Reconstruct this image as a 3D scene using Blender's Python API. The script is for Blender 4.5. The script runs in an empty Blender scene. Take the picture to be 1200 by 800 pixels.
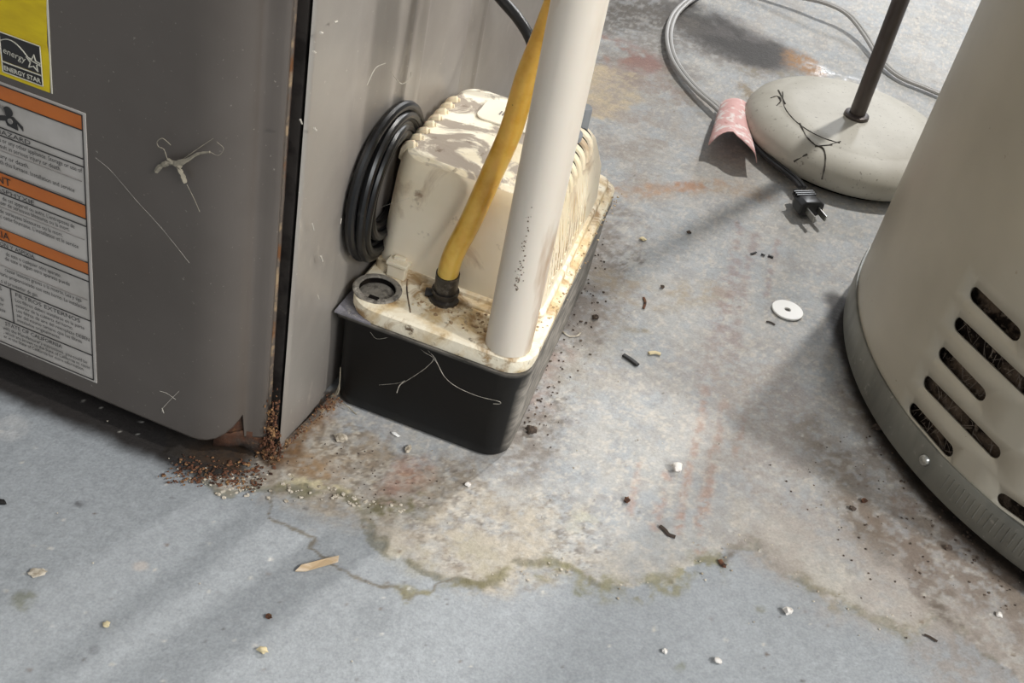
import bpy, bmesh, math, random
import numpy as np
from mathutils import Vector, Matrix
from mathutils.geometry import delaunay_2d_cdt
random.seed(7)
rng = np.random.default_rng(11)
SC = bpy.context.scene
COL = SC.collection
R = math.radians
# ------------------------------------------------------------------ camera
CAM_H, FPX, PITCH, ROLL = 0.55, 1380.0, R(38.3), R(-13.0)
fwd = Vector((0, math.cos(PITCH), -math.sin(PITCH)))
rx = Vector((1, 0, 0)); dn = fwd.cross(rx)
cr, sr = math.cos(ROLL), math.sin(ROLL)
CX = cr*rx + sr*dn; CY = -sr*rx + cr*dn            # image right, image down
cam_d = bpy.data.cameras.new('camera'); cam = bpy.data.objects.new('camera', cam_d); COL.objects.link(cam)
cam_d.sensor_width = 36; cam_d.lens = FPX/1200*36; cam_d.clip_start = .01; cam_d.clip_end = 100
m3 = Matrix((CX, -CY, -fwd)).transposed()
cam.matrix_world = Matrix.Translation((0, 0, CAM_H)) @ m3.to_4x4()
SC.camera = cam
# ------------------------------------------------------------------ light
SC.view_settings.view_transform = 'Standard'; SC.view_settings.look = 'None'
SC.view_settings.gamma = 1; SC.view_settings.use_curve_mapping = False
SC.view_settings.exposure = 0.97
w = bpy.data.worlds.new('world'); SC.world = w; w.use_nodes = True
w.node_tree.nodes['Background'].inputs[0].default_value = (.93, .96, 1, 1)
w.node_tree.nodes['Background'].inputs[1].default_value = .20
def light(name, kind, loc, power, col, size=.1, target=(0, 0, 0), size_y=None):
    d = bpy.data.lights.new(name, kind); d.energy = power; d.color = col
    if kind == 'AREA':
        d.size = size
        if size_y: d.shape = 'RECTANGLE'; d.size_y = size_y
    else: d.shadow_soft_size = size
    o = bpy.data.objects.new(name, d); COL.objects.link(o); o.location = loc
    v = Vector(target)-Vector(loc); o.rotation_euler = v.to_track_quat('-Z', 'Y').to_euler()
    return o
light('bare_bulb', 'POINT', (.84, 1.98, 1.75), 58, (1, .975, .935), .05)
light('side_bulb', 'POINT', (1.42, .04, 1.38), 46, (1, .975, .94), .05)
light('far_ceiling_lamp', 'AREA', (1.7, 6.4, 2.3), 34, (.95, .97, 1), .5, (.2, 1, 0))
light('front_right_fill', 'AREA', (1.35, -1.0, 1.7), 15, (.97, .99, 1), .8, (0, .5, .1))  # added fill from the front right, brightens the door corner and floor

# ------------------------------------------------------------------ helpers
def onz(px, py, z=0.0):
    """the point at height z that stands at a place measured in the photograph"""
    d = CX*((px-600)/FPX) + CY*((py-400)/FPX) + fwd
    return Vector((0, 0, CAM_H)) + d*((z-CAM_H)/d.z)
def ony(px, py, y):
    d = CX*((px-600)/FPX) + CY*((py-400)/FPX) + fwd
    return Vector((0, 0, CAM_H)) + d*(y/d.y)
def lin(c):
    if isinstance(c, str): c = tuple(int(c[i:i+2], 16) for i in (0, 2, 4))
    return tuple(((x/255)/12.92 if x/255 <= .04045 else ((x/255+.055)/1.055)**2.4) for x in c[:3])
def tag(o, label=None, cat=None, group=None, kind=None):
    if label: o['label'] = label
    if cat: o['category'] = cat
    if group: o['group'] = group
    if kind: o['kind'] = kind
    return o
def empty(name, loc=(0, 0, 0), rz=0, **k):
    o = bpy.data.objects.new(name, None); COL.objects.link(o); o.empty_display_size = .02
    o.location = loc; o.rotation_euler = (0, 0, rz); return tag(o, **k)
def mesh_obj(name, vs, fs, mat, parent=None, smooth=True, auto=35):
    me = bpy.data.meshes.new(name); me.from_pydata([tuple(v) for v in vs], [], fs); me.update()
    bm = bmesh.new(); bm.from_mesh(me); bmesh.ops.recalc_face_normals(bm, faces=bm.faces); bm.to_mesh(me); bm.free()
    return link(name, me, mat, parent, smooth, auto)
def link(name, me, mat, parent=None, smooth=True, auto=35):
    if smooth:
        me.shade_smooth()
        if auto: me.set_sharp_from_angle(angle=R(auto))
    me.materials.append(mat)
    o = bpy.data.objects.new(name, me); COL.objects.link(o)
    if parent: o.parent = parent
    return o
class MB:
    def __init__(s): s.v = []; s.f = []
    def add(s, vs, fs):
        n = len(s.v); s.v += [Vector(v) for v in vs]; s.f += [tuple(i+n for i in f) for f in fs]; return s
    def build(s, name, mat, parent=None, **k): return mesh_obj(name, s.v, s.f, mat, parent, **k)
def rr(x0, x1, y0, y1, r, n=6, taper=0.0, ylen=.25, radii=None):
    """rounded rectangle outline, right side optionally drawn in along y"""
    out = []
    R4 = radii or (r, r, r, r)
    for q, (cx, cy, a) in enumerate(((x1, y0, -90), (x1, y1, 0), (x0, y1, 90), (x0, y0, 180))):
        r_ = max(R4[q], 1e-5)
        ox = cx-r_ if cx == x1 else cx+r_; oy = cy-r_ if cy == y1 else cy+r_
        for k in range(n+1):
            t = R(a+90*k/n); X = ox+r_*math.cos(t); Y = oy+r_*math.sin(t)
            if taper:
                h = (X-x0)/(x1-x0); X += (-taper*h + .3*taper*(1-h))*Y/ylen
            out.append((X, Y))
    return out
def loft(secs, cap0=True, cap1=True):
    """secs: list of (outline, z)"""
    mb = MB(); n = len(secs[0][0]); vs = []; fs = []
    for o, z in secs: vs += [(p[0], p[1], z) for p in o]
    for i in range(len(secs)-1):
        for k in range(n): fs.append((i*n+k, i*n+(k+1) % n, (i+1)*n+(k+1) % n, (i+1)*n+k))
    if cap0: fs.append(tuple(range(n)))
    if cap1: fs.append(tuple((len(secs)-1)*n+k for k in range(n)))
    return mb.add(vs, fs)
def lathe(prof, n=48, c=(0, 0, 0)):
    mb = MB(); vs = []; fs = []
    for r, z in prof: vs += [(c[0]+max(r, 1e-5)*math.cos(2*math.pi*k/n), c[1]+max(r, 1e-5)*math.sin(2*math.pi*k/n), c[2]+z) for k in range(n)]
    for i in range(len(prof)-1):
        for k in range(n): fs.append((i*n+k, i*n+(k+1) % n, (i+1)*n+(k+1) % n, (i+1)*n+k))
    return mb.add(vs, fs)
def catmull(P, sub=8):
    P = [Vector(p) for p in P]; Q = [2*P[0]-P[1]]+P+[2*P[-1]-P[-2]]; out = []
    for i in range(1, len(Q)-2):
        for k in range(sub):
            t = k/sub; a, b, c, d = Q[i-1:i+3]
            out.append(.5*((2*b)+(c-a)*t+(2*a-5*b+4*c-d)*t*t+(-a+3*b-3*c+d)*t**3))
    return out+[P[-1]]
def tube(mb, P, r, n=10, sub=8, smooth=True, cap=True):
    pts = catmull(P, sub) if smooth and len(P) > 2 else [Vector(p) for p in P]
    rad = r if callable(r) else (lambda t: r)
    up = Vector((0, 0, 1)); vs = []; fs = []; N = len(pts)
    T0 = (pts[1]-pts[0]).normalized(); nx = T0.cross(up)
    if nx.length < .05: nx = T0.cross(Vector((1, 0, 0)))
    nx.normalize()
    for i, p in enumerate(pts):
        T = (pts[min(i+1, N-1)]-pts[max(i-1, 0)]).normalized()
        nx = (nx-T*nx.dot(T)).normalized(); ny = T.cross(nx); rr_ = rad(i/(N-1))
        vs += [p+(nx*math.cos(2*math.pi*k/n)+ny*math.sin(2*math.pi*k/n))*rr_ for k in range(n)]
    for i in range(N-1):
        for k in range(n): fs.append((i*n+k, i*n+(k+1) % n, (i+1)*n+(k+1) % n, (i+1)*n+k))
    if cap: fs += [tuple(range(n)), tuple((N-1)*n+k for k in range(n))]
    return mb.add(vs, fs)
def box(mb, x0, x1, y0, y1, z0, z1, M=None):
    vs = [Vector((x, y, z)) for z in (z0, z1) for x, y in ((x0, y0), (x1, y0), (x1, y1), (x0, y1))]
    if M: vs = [M @ v for v in vs]
    return mb.add(vs, [(0, 3, 2, 1), (4, 5, 6, 7), (0, 1, 5, 4), (1, 2, 6, 5), (2, 3, 7, 6), (3, 0, 4, 7)])
def bevel(o, wd=.0006, seg=2):
    b = o.modifiers.new('bevel', 'BEVEL'); b.width = wd; b.segments = seg; b.limit_method = 'ANGLE'; b.angle_limit = R(40); return o
def plate(outline, holes, grid=None):
    """flat triangulated plate with holes: returns 2-D verts and faces"""
    V = []; E = []
    def loop(L):
        n = len(V); V.extend(Vector(p) for p in L); E.extend((n+i, n+(i+1) % len(L)) for i in range(len(L)))
    loop(outline)
    for h in holes: loop(h)
    if grid: V.extend(Vector(p) for p in grid)
    vo, eo, fo, *_ = delaunay_2d_cdt(V, E, [], 1, 1e-7)
    def inside(p, L):
        c = False; j = len(L)-1
        for i in range(len(L)):
            if (L[i][1] > p[1]) != (L[j][1] > p[1]) and p[0] < (L[j][0]-L[i][0])*(p[1]-L[i][1])/(L[j][1]-L[i][1])+L[i][0]: c = not c
            j = i
        return c
    bbs = [(min(a[0] for a in h), max(a[0] for a in h), min(a[1] for a in h), max(a[1] for a in h)) for h in holes]
    F = []
    for f in fo:
        c = sum((vo[i] for i in f), Vector((0, 0)))/len(f)
        if any(b[0] <= c[0] <= b[1] and b[2] <= c[1] <= b[3] and inside(c, h) for b, h in zip(bbs, holes)): continue
        if not inside(c, outline): continue
        F.append(tuple(f))
    return vo, F

# ------------------------------------------------------------------ numpy noise
def _vn(x, y, seed):
    xi = np.floor(x).astype(np.int64); yi = np.floor(y).astype(np.int64); fx = x-xi; fy = y-yi
    fx = fx*fx*(3-2*fx); fy = fy*fy*(3-2*fy)
    def h(a, b):
        n = (a*374761393+b*668265263+seed*974711) & 0x7fffffff
        n = ((n ^ (n >> 13))*1274126177) & 0x7fffffff
        return ((n ^ (n >> 16)) & 0xffff)/65535.0
    return (h(xi, yi)*(1-fx)+h(xi+1, yi)*fx)*(1-fy)+(h(xi, yi+1)*(1-fx)+h(xi+1, yi+1)*fx)*fy
def fbm(x, y, s, oc=4, seed=1):
    a = 0; t = 0; amp = 1
    for o in range(oc):
        a = a+amp*_vn(x*s+17*o, y*s-9*o, seed+o*31); t += amp; amp *= .55; s *= 2.03
    return a/t
def sstep(a, b, x): t = np.clip((x-a)/(b-a), 0, 1); return t*t*(3-2*t)

# ------------------------------------------------------------------ materials
def mat(name, base, rough=.5, metal=0.0, patches=(), bump=None, spec=.5, coat=0, trans=0, attr=None, rough_var=0, sss=0, aniso=None):
    """patches: (scale, colour, lo, hi, detail, stretch, distortion) noise-masked second colours"""
    m = bpy.data.materials.new(name); m.use_nodes = True; nt = m.node_tree; N = nt.nodes; L = nt.links
    b = N['Principled BSDF']; tc = N.new('ShaderNodeTexCoord')
    b.inputs['Roughness'].default_value = rough; b.inputs['Metallic'].default_value = metal
    b.inputs['Specular IOR Level'].default_value = spec; b.inputs['Coat Weight'].default_value = coat
    b.inputs['Transmission Weight'].default_value = trans
    if sss: b.inputs['Subsurface Weight'].default_value = sss; b.inputs['Subsurface Scale'].default_value = .01
    def noise(scale, det=4, st=None, dist=0):
        n = N.new('ShaderNodeTexNoise'); n.inputs['Scale'].default_value = scale; n.inputs['Detail'].default_value = det
        n.inputs['Roughness'].default_value = .62; n.inputs['Distortion'].default_value = dist
        mp = N.new('ShaderNodeMapping'); mp.inputs['Scale'].default_value = st or (1, 1, 1)
        mp.inputs['Location'].default_value = (scale*.013, .37, .11)
        L.new(tc.outputs['Object'], mp.inputs[0]); L.new(mp.outputs[0], n.inputs['Vector']); return n.outputs['Fac']
    def ramp(f, lo, hi):
        r = N.new('ShaderNodeMapRange'); r.inputs['From Min'].default_value = lo; r.inputs['From Max'].default_value = hi
        L.new(f, r.inputs['Value']); return r.outputs[0]
    def mix(f, a, c):
        x = N.new('ShaderNodeMix'); x.data_type = 'RGBA'; L.new(f, x.inputs[0])
        if isinstance(a, tuple): x.inputs[6].default_value = (*a, 1)
        else: L.new(a, x.inputs[6])
        if isinstance(c, tuple): x.inputs[7].default_value = (*c, 1)
        else: L.new(c, x.inputs[7])
        return x.outputs[2]
    c = lin(base)
    if attr == 'col':
        at = N.new('ShaderNodeAttribute'); at.attribute_name = 'col'; c = at.outputs['Color']
    if attr == 'col':
        for sc_, lo_, hi_, k0, k1 in ((560, .34, .66, .86, 1.09), (140, .3, .7, .92, 1.06)):
            mr = N.new('ShaderNodeMapRange'); mr.inputs['From Min'].default_value = lo_; mr.inputs['From Max'].default_value = hi_
            mr.inputs['To Min'].default_value = k0; mr.inputs['To Max'].default_value = k1
            L.new(noise(sc_, 6), mr.inputs['Value']); vm = N.new('ShaderNodeVectorMath'); vm.operation = 'SCALE'
            L.new(c, vm.inputs[0]); L.new(mr.outputs[0], vm.inputs['Scale']); c = vm.outputs[0]
    for p in patches:
        p = tuple(p)+(4, None, 0)[len(p)-4:] if len(p) < 7 else p
        c = mix(ramp(noise(p[0], p[4], p[5], p[6]), p[2], p[3]), c, lin(p[1]))
    if attr == 'dust':
        at = N.new('ShaderNodeAttribute'); at.attribute_name = 'dust'
        ml = N.new('ShaderNodeMath'); ml.operation = 'MULTIPLY'; L.new(at.outputs['Fac'], ml.inputs[0]); L.new(ramp(noise(55, 5, (1, 1, 3)), .25, .6), ml.inputs[1])
        c = mix(ml.outputs[0], c, lin('9a948b'))
        rm = N.new('ShaderNodeMapRange'); rm.inputs['To Min'].default_value = rough; rm.inputs['To Max'].default_value = .9
        L.new(ml.outputs[0], rm.inputs['Value']); L.new(rm.outputs[0], b.inputs['Roughness'])
    if isinstance(c, tuple): b.inputs['Base Color'].default_value = (*c, 1)
    else: L.new(c, b.inputs['Base Color'])
    if rough_var:
        r = N.new('ShaderNodeMapRange'); r.inputs['From Min'].default_value = .3; r.inputs['From Max'].default_value = .7
        r.inputs['To Min'].default_value = rough-rough_var; r.inputs['To Max'].default_value = rough+rough_var
        L.new(noise(14, 5), r.inputs['Value']); L.new(r.outputs[0], b.inputs['Roughness'])
    if attr == 'col':
        at2 = N.new('ShaderNodeAttribute'); at2.attribute_name = 'wet'
        r = N.new('ShaderNodeMapRange'); r.inputs['To Min'].default_value = rough; r.inputs['To Max'].default_value = .12
        L.new(at2.outputs['Fac'], r.inputs['Value']); L.new(r.outputs[0], b.inputs['Roughness'])
    if bump:
        prev = None
        for s, st, dist in bump:
            bn = N.new('ShaderNodeBump'); bn.inputs['Strength'].default_value = st; bn.inputs['Distance'].default_value = dist
            L.new(noise(s, 5), bn.inputs['Height'])
            if prev: L.new(prev, bn.inputs['Normal'])
            prev = bn.outputs[0]
        L.new(prev, b.inputs['Normal'])
    return m
M = {}
M['door'] = mat('taupe_door_paint', '615a54', .38, .2, [(7, '58514b', .4, .65), (420, '8d867c', .68, .74)], [(900, .08, .0004)], rough_var=.05)
M['side'] = mat('taupe_paint_lit_side', 'a59f97', .38, .35, [(9, '98918a', .4, .65), (60, 'bdb6ab', .62, .76, 6, (1, 1, .35)), (350, 'cfc9be', .68, .73)], [(300, .12, .0004)], rough_var=.08)  # same paint as the door, lightened to put the lit side into its colour
M['rusty'] = mat('rusted_sheet', '40352d', .85, .1, [(60, '4a2d1c', .4, .55), (140, '6b4a30', .58, .70), (90, '2a1a12', .6, .7)], [(200, .7, .002)])
M['rustlip'] = mat('rust_lip', '5d534a', .7, .1, [(70, '9a8468', .5, .62), (50, '6b4526', .55, .65)], [(300, .5, .001)])
M['dark'] = mat('dark_void', '14110f', .9, 0, [(40, '2a231d', .5, .7)], spec=.1)
M['label'] = mat('label_paper', 'b9b3ac', .45, 0, [(30, 'aaa49c', .45, .7)])
M['yellow'] = mat('yellow_label_paper', 'd8bd12', .5, 0, [(25, 'c4a60f', .45, .7, 4, (1, 1, 3))])
M['orange'] = mat('orange_print', 'c06a2a', .5, 0, [(40, 'b5622a', .45, .7)])
M['ink'] = mat('black_print', '2a2827', .5)
M['inkgrey'] = mat('grey_print', '85807b', .5)
M['white_ink'] = mat('white_print', 'c8c4b4', .5)
M['ivory'] = mat('ivory_housing_plastic', 'ede0c8', .45, 0, [(9, 'e0cfab', .4, .7), (16, 'b9a387', .55, .68, 8, None, 1.5), (45, '8d7660', .63, .72, 6)], [(120, .15, .0006)], sss=.05)
M['ivory_top'] = mat('ivory_cover_top_grime', 'fdf5e0', .5, 0, [(12, 'e2d2ae', .5, .62, 8, None, .8), (20, 'a89c8e', .47, .53, 10, (1, 1.2, 1), 1.0), (70, '7a6a58', .60, .68, 8)], [(90, .4, .001)])
M['lid'] = mat('ivory_lid_grime', 'f6ecd4', .55, 0, [(30, 'd6bd90', .44, .60, 8, None, .8), (50, 'ab8d64', .50, .62, 8, None, .8), (110, '6e5a45', .62, .7, 6)], [(110, .7, .0015)])
M['tank'] = mat('black_tank_plastic', '0b0b0b', .45, 0, [(90, '2c2b2a', .68, .78, 8)], [(200, .15, .0006)], attr='dust', spec=.3)
M['dusty'] = mat('grey_dust', '85838a', .9, 0, [(90, '6c6a6e', .4, .6), (160, 'a39f9b', .6, .7)], [(200, .8, .002)])
M['dustplug'] = mat('dusty_plug', '8d877d', .9, 0, [(150, '5f5a53', .5, .62), (220, 'ada79c', .6, .7)], [(250, .8, .002)])
M['pvc'] = mat('white_pvc', 'ddd3c4', .35, 0, [(14, 'cdbfab', .45, .65, 5, (1, 1, .3)), (26, 'b0957a', .56, .70, 5, (1, 1, .2))], None, sss=.06)
M['pvcspot'] = mat('brown_spatter', '6e6050', .8)
M['amber'] = mat('amber_vinyl_tube', 'eec458', .3, 0, [(60, 'dcab3a', .45, .65), (200, '8a6416', .68, .75)], None, trans=.25, sss=.25, coat=.3)
M['sleeve'] = mat('grimy_black_sleeve', '2a2622', .35, 0, [(110, '6e675e', .55, .7, 6), (60, '171412', .45, .6)], [(200, .5, .001)])
M['black'] = mat('black_rubber', '0f0f10', .36, 0, [(70, '3d3b39', .6, .75)], [(200, .1, .0005)])
M['greyknob'] = mat('grey_plastic', '84878a', .5)
M['heater'] = mat('heater_enamel', 'b3ac9c', .38, .1, [(5, 'a69f8f', .4, .65), (160, '8e8474', .70, .75), (60, '9a8b75', .72, .78)], [(600, .04, .0004)], rough_var=.04)
M['galv'] = mat('galvanised_band', '84837a', .4, .45, [(25, '6f6e67', .45, .65, 5, (1, 1, .3)), (120, '9c9a90', .62, .72)], [(90, .3, .001)])
M['heater_in'] = mat('dusty_insulation', '5e5145', .95, 0, [(40, '1d1713', .46, .56, 8), (200, '7d7063', .56, .68)], [(220, 1, .004)], spec=.1)
M['screw'] = mat('zinc_screw', 'b7b7b0', .25, .9)
M['base'] = mat('cream_enamel', 'c2beb2', .55, 0, [(10, 'b1ac9f', .45, .65), (240, '8b857a', .62, .70), (60, '988c7c', .7, .78)], [(300, .1, .0005)])
M['grime'] = mat('dark_grime', '4a4640', .9, 0)
M['pole'] = mat('grey_pole_metal', '5d5653', .36, .5, [(30, '4d4643', .45, .6, 4, (1, 1, .3))])
M['cord'] = mat('grey_cord_vinyl', 'b3b1ae', .4)
M['cordblack'] = mat('black_cord_vinyl', '262627', .35)
M['tagpink'] = mat('pink_paper', 'e2b3ae', .7, 0, [(90, 'efe3df', .5, .6, 6), (160, 'c98f88', .6, .7)], [(90, .4, .001)])
M['brass'] = mat('steel_prong', 'a8a7a2', .3, .9)
M['web'] = mat('cobweb_silk', 'bdb7ab', .9, 0, spec=.1)
M['web2'] = mat('cobweb_clump', '958d7d', .9, 0, [(300, '8c8576', .4, .6)], [(500, .6, .001)], spec=.1)
M['white'] = mat('white_plastic', 'f4f3ef', .4)
M['stick'] = mat('cream_sticker', 'f0e8d6', .5)
M['gap'] = mat('grimy_inner_frame', '3b3632', .6, .2, [(60, '25211e', .45, .6), (90, '6b6359', .66, .74)])
M['pebble'] = mat('white_pebble', 'e6e1da', .8, 0, [(200, 'b9aea6', .5, .6)], [(300, .6, .001)])
M['wood'] = mat('raw_wood', 'd9c6ad', .7, 0, [(120, 'bca27f', .45, .6, 4, (.2, 1, 1))])
M['twig'] = mat('dark_twig', '3e332b', .8)
M['twigblack'] = mat('black_chip', '1a1918', .6)
M['seed'] = mat('cream_seed', 'd8c8a0', .7)
M['rustbit'] = mat('rust_bit', '6b4530', .9, 0, [(200, 'a07a52', .5, .6), (150, '3a2417', .5, .6)], [(400, .8, .002)])
M['chip'] = mat('plaster_chip', 'c9bfae', .85, 0, [(150, '9b8f7c', .5, .6)], [(300, .5, .001)])
M['olive'] = mat('olive_crust', '8f8a5f', .9, 0, [(300, 'a8a06f', .5, .6)])
M['dirtbit'] = mat('dark_dirt', '4b4038', .95, 0, [(300, '6a5b4e', .5, .6)])
M['floor'] = mat('painted_concrete', 'a9adb0', .62, 0, [], [(40, .10, .002), (220, .5, .0012), (800, .4, .0005)], attr='col', spec=.35)

# ------------------------------------------------------------------ floor: one finely divided slab with stains and painted shade as its own colour
def axis(a, b, step, far):
    core = list(np.arange(a, b+1e-9, step)); lo = []; hi = []; s = step; x = a
    while x > -far: s *= 1.35; x -= s; lo.append(x)
    s = step; x = b
    while x < far: s *= 1.35; x += s; hi.append(x)
    return np.array(lo[::-1]+core+hi)
def yaxis():
    ys = []; y = .30
    while y < 1.95: ys.append(y); y += .0010*(y/.4)**1.25
    core = ys; lo = []; s = .001; x = core[0]
    while x > -3.5: s *= 1.35; x -= s; lo.append(x)
    s = .004; x = core[-1]; hi = []
    while x < 7: s *= 1.3; x += s; hi.append(x)
    return np.array(lo[::-1]+core+hi)
gx = axis(-.34, .72, .0016, 4.0); gy = yaxis()
X, Y = np.meshgrid(gx, gy); nxg, nyg = len(gx), len(gy)
X = X.ravel(); Y = Y.ravel()
WX = X+(fbm(X, Y, 22, 5, 3)-.5)*.034+(fbm(X, Y, 130, 4, 5)-.5)*.013+(fbm(X, Y, 420, 3, 6)-.5)*.004
WY = Y+(fbm(X, Y, 22, 5, 7)-.5)*.034+(fbm(X, Y, 130, 4, 9)-.5)*.013+(fbm(X, Y, 420, 3, 8)-.5)*.004
FX = X+(fbm(X, Y, 90, 4, 13)-.5)*.006; FY = Y+(fbm(X, Y, 90, 4, 15)-.5)*.006
def W2(pts): return [tuple(onz(*p)[:2]) for p in pts]
def dline(pts, wx, wy, idx):
    x = wx[idx]; y = wy[idx]; d = np.full(x.shape, 9.0)
    P = W2(pts)
    if len(P) == 1: return np.hypot(x-P[0][0], y-P[0][1])
    for (ax, ay), (bx, by) in zip(P[:-1], P[1:]):
        vx, vy = bx-ax, by-ay; t = np.clip(((x-ax)*vx+(y-ay)*vy)/(vx*vx+vy*vy+1e-12), 0, 1)
        d = np.minimum(d, np.hypot(x-ax-t*vx, y-ay-t*vy))
    return d
base_n = fbm(X, Y, 9, 5, 21); fine = fbm(X, Y, 260, 3, 25)
c0 = np.array(lin('a7abae')); c1 = np.array(lin('989c9f'))
colr = c0[None]*(1-base_n[:, None]) + c1[None]*base_n[:, None]
colr = colr*(.90+.20*fine[:, None])
N210 = .40+.60*sstep(.36, .56, fbm(X, Y, 210, 4, 91))
N70 = fbm(X, Y, 70, 5, 93)
def put(mask, colhex, idx=None):
    global colr
    c = np.array(lin(colhex)); m = mask[:, None]
    if idx is None: colr = colr*(1-m)+c*m
    else: colr[idx] = colr[idx]*(1-m)+c*m
def stroke(pts, w, soft, colhex, alpha, warp='W', tex=None):
    wx, wy = (WX, WY) if warp == 'W' else ((FX, FY) if warp == 'F' else ((Ex, Ey) if warp == 'E' else (X, Y)))
    P = W2(pts); pad = w+soft+.05
    x0 = min(p[0] for p in P)-pad; x1 = max(p[0] for p in P)+pad; y0 = min(p[1] for p in P)-pad; y1 = max(p[1] for p in P)+pad
    idx = np.nonzero((X > x0) & (X < x1) & (Y > y0) & (Y < y1))[0]
    d = dline(pts, wx, wy, idx); m = (1-sstep(w-soft, w+soft, d))*alpha*(N210[idx]*(1.25 if alpha < .8 else 1) if alpha < .88 else 1)
    if tex: m = m*sstep(tex[1], tex[2], fbm(X[idx], Y[idx], tex[0], 4, tex[3] if len(tex) > 3 else 41))
    put(m, colhex, idx); return idx, m
def region(pts, wx, wy):
    P = W2(pts); c = np.zeros(len(X), bool); j = len(P)-1
    for i in range(len(P)):
        (xi, yi), (xj, yj) = P[i], P[j]
        if yi != yj: c ^= ((yi > wy) != (yj > wy)) & (wx < (xj-xi)*(wy-yi)/(yj-yi)+xi)
        j = i
    return c
edge = [(196, 530), (225, 548), (262, 572), (290, 572), (318, 574), (345, 577), (352, 570), (374, 579), (398, 577), (412, 590), (420, 603), (432, 632), (455, 643), (483, 652), (505, 668), (530, 680), (560, 684), (590, 682), (606, 662), (640, 655), (665, 666), (700, 681), (745, 689), (785, 676), (802, 660), (842, 658), (868, 640), (884, 626), (906, 655), (935, 677), (962, 696), (1012, 714), (1062, 737), (1092, 728), (1132, 742), (1220, 815)]
back = [(1500, 700), (1500, -120), (300, -300), (150, 300)]
Ex = X+(fbm(X, Y, 60, 5, 51)-.5)*.022; Ey = Y+(fbm(X, Y, 60, 5, 53)-.5)*.022
inside = region(edge+back, Ex, Ey)
allidx = np.arange(len(X))
dE = dline(edge, Ex, Ey, allidx)
n1 = fbm(X, Y, 14, 5, 61); n2 = fbm(X, Y, 45, 5, 63); n3 = fbm(X, Y, 160, 4, 65)
# worn, chalky coating behind the flaked edge
put(inside*(.45+.4*sstep(.4, .62, n1)), 'aeb0b1')
put(inside*sstep(.48, .60, n2)*.38, 'b7b3ab')
put(inside*(1-sstep(.0, .05, dE))*.7*(.4+.6*sstep(.35, .6, n2)), 'c2baac')
put(inside*sstep(.54, .62, n3)*.20, '8d8378'); put(inside*sstep(.55, .62, N70)*.30, 'c0bcb5'); put(inside*sstep(.56, .64, fbm(X, Y, 38, 5, 95))*.28, '9b928a'); put(inside*sstep(.60, .66, fbm(X, Y, 300, 3, 97))*.5, 'cdc6ba')
# patches, stains and rust marks
S = stroke
S([(350, 540), (430, 575), (520, 600)], .030, .014, 'b3a796', .85, tex=(40, .25, .5))
S([(345, 520), (400, 530), (470, 560)], .018, .010, 'a8977f', .7, tex=(50, .3, .55))
S([(375, 500), (440, 530)], .014, .008, '9c8b78', .6, tex=(70, .3, .6))
S([(360, 560), (450, 550), (540, 570)], .030, .02, '8f8374', .5, tex=(110, .48, .58))
ii_, mm_ = S([(350, 520), (420, 545), (500, 580), (560, 640), (640, 630)], .034, .018, 'a99e90', .001, 'W')
mm_ = np.clip(mm_*1000, 0, 1)
for sc_, lo_, hi_, c_, a_, sd_ in ((170, .54, .60, '80756a', .55, 101), (230, .55, .60, 'd0c8ba', .6, 103), (420, .56, .62, '5f564c', .5, 105), (90, .54, .58, '9b8f7e', .45, 107)):
    put(mm_*a_*sstep(lo_, hi_, fbm(X[ii_], Y[ii_], sc_, 4, sd_)), c_, ii_)
ii_, mm_ = S([(715, 290), (680, 370), (650, 440), (620, 500)], .024, .014, '8d847a', .001, 'W'); mm_ = np.clip(mm_*1000, 0, 1)
for sc_, lo_, hi_, c_, a_, sd_ in ((150, .50, .58, '6d645b', .55, 111), (230, .55, .60, 'c2bbb0', .5, 113), (420, .56, .62, '4f473f', .5, 115)):
    put(mm_*a_*sstep(lo_, hi_, fbm(X[ii_], Y[ii_], sc_, 4, sd_)), c_, ii_)
S([(485, 540), (470, 575)], .009, .008, 'a8786a', .34, 'W')
S([(360, 545), (380, 552)], .010, .008, 'a07c50', .5, 'F')
S([(330, 570), (372, 570), (402, 577), (425, 592), (452, 600), (488, 590)], .0045, .003, '8a8568', .85, 'E', tex=(120, .35, .5))
S([(335, 566), (375, 566), (405, 573)], .003, .002, 'cfc3a0', .7, 'E', tex=(220, .4, .5))
S([(430, 594), (470, 590), (490, 600)], .007, .004, '716b52', .7, 'E', tex=(140, .4, .52))
S([(520, 640), (600, 620), (560, 660), (590, 660)], .022, .012, 'bdb3a2', .85, tex=(45, .3, .55))
S([(480, 660), (560, 655)], .014, .010, 'aaa38f', .5, tex=(45, .3, .55))
# olive line along the flaked edge
near = (1-sstep(.0016, .0042, dE)); put(near*.65*sstep(.38, .5, fbm(X, Y, 55, 4, 71)), '6f6a54')
S([(600, 668), (560, 684), (520, 690)], .0035, .0025, '77704f', .6, 'E', tex=(90, .35, .5))
S([(640, 662), (700, 680), (745, 690), (790, 680), (800, 665), (845, 662)], .0085, .005, '8a8565', .62, 'E', tex=(95, .42, .56))
S([(935, 665), (958, 695), (1010, 716), (1060, 738), (1090, 730)], .0065, .004, '7e795e', .7, 'E', tex=(80, .35, .5))
S([(880, 628), (905, 650), (930, 668)], .006, .004, '736d5c', .6, 'E', tex=(80, .35, .5))
S([(845, 656), (872, 636)], .002, .0015, '5e5444', .8, 'F')
S([(318, 575), (322, 600), (358, 622), (388, 655), (425, 675), (455, 683), (470, 693), (495, 690), (510, 682), (530, 680)], .0013, .001, '746c5e', .9, 'E')
S([(465, 690), (500, 688)], .003, .002, '8a856a', .7, 'E')
S([(680, 600), (665, 605)], .008, .004, 'bab8a4', .5, tex=(140, .45, .55))
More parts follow.
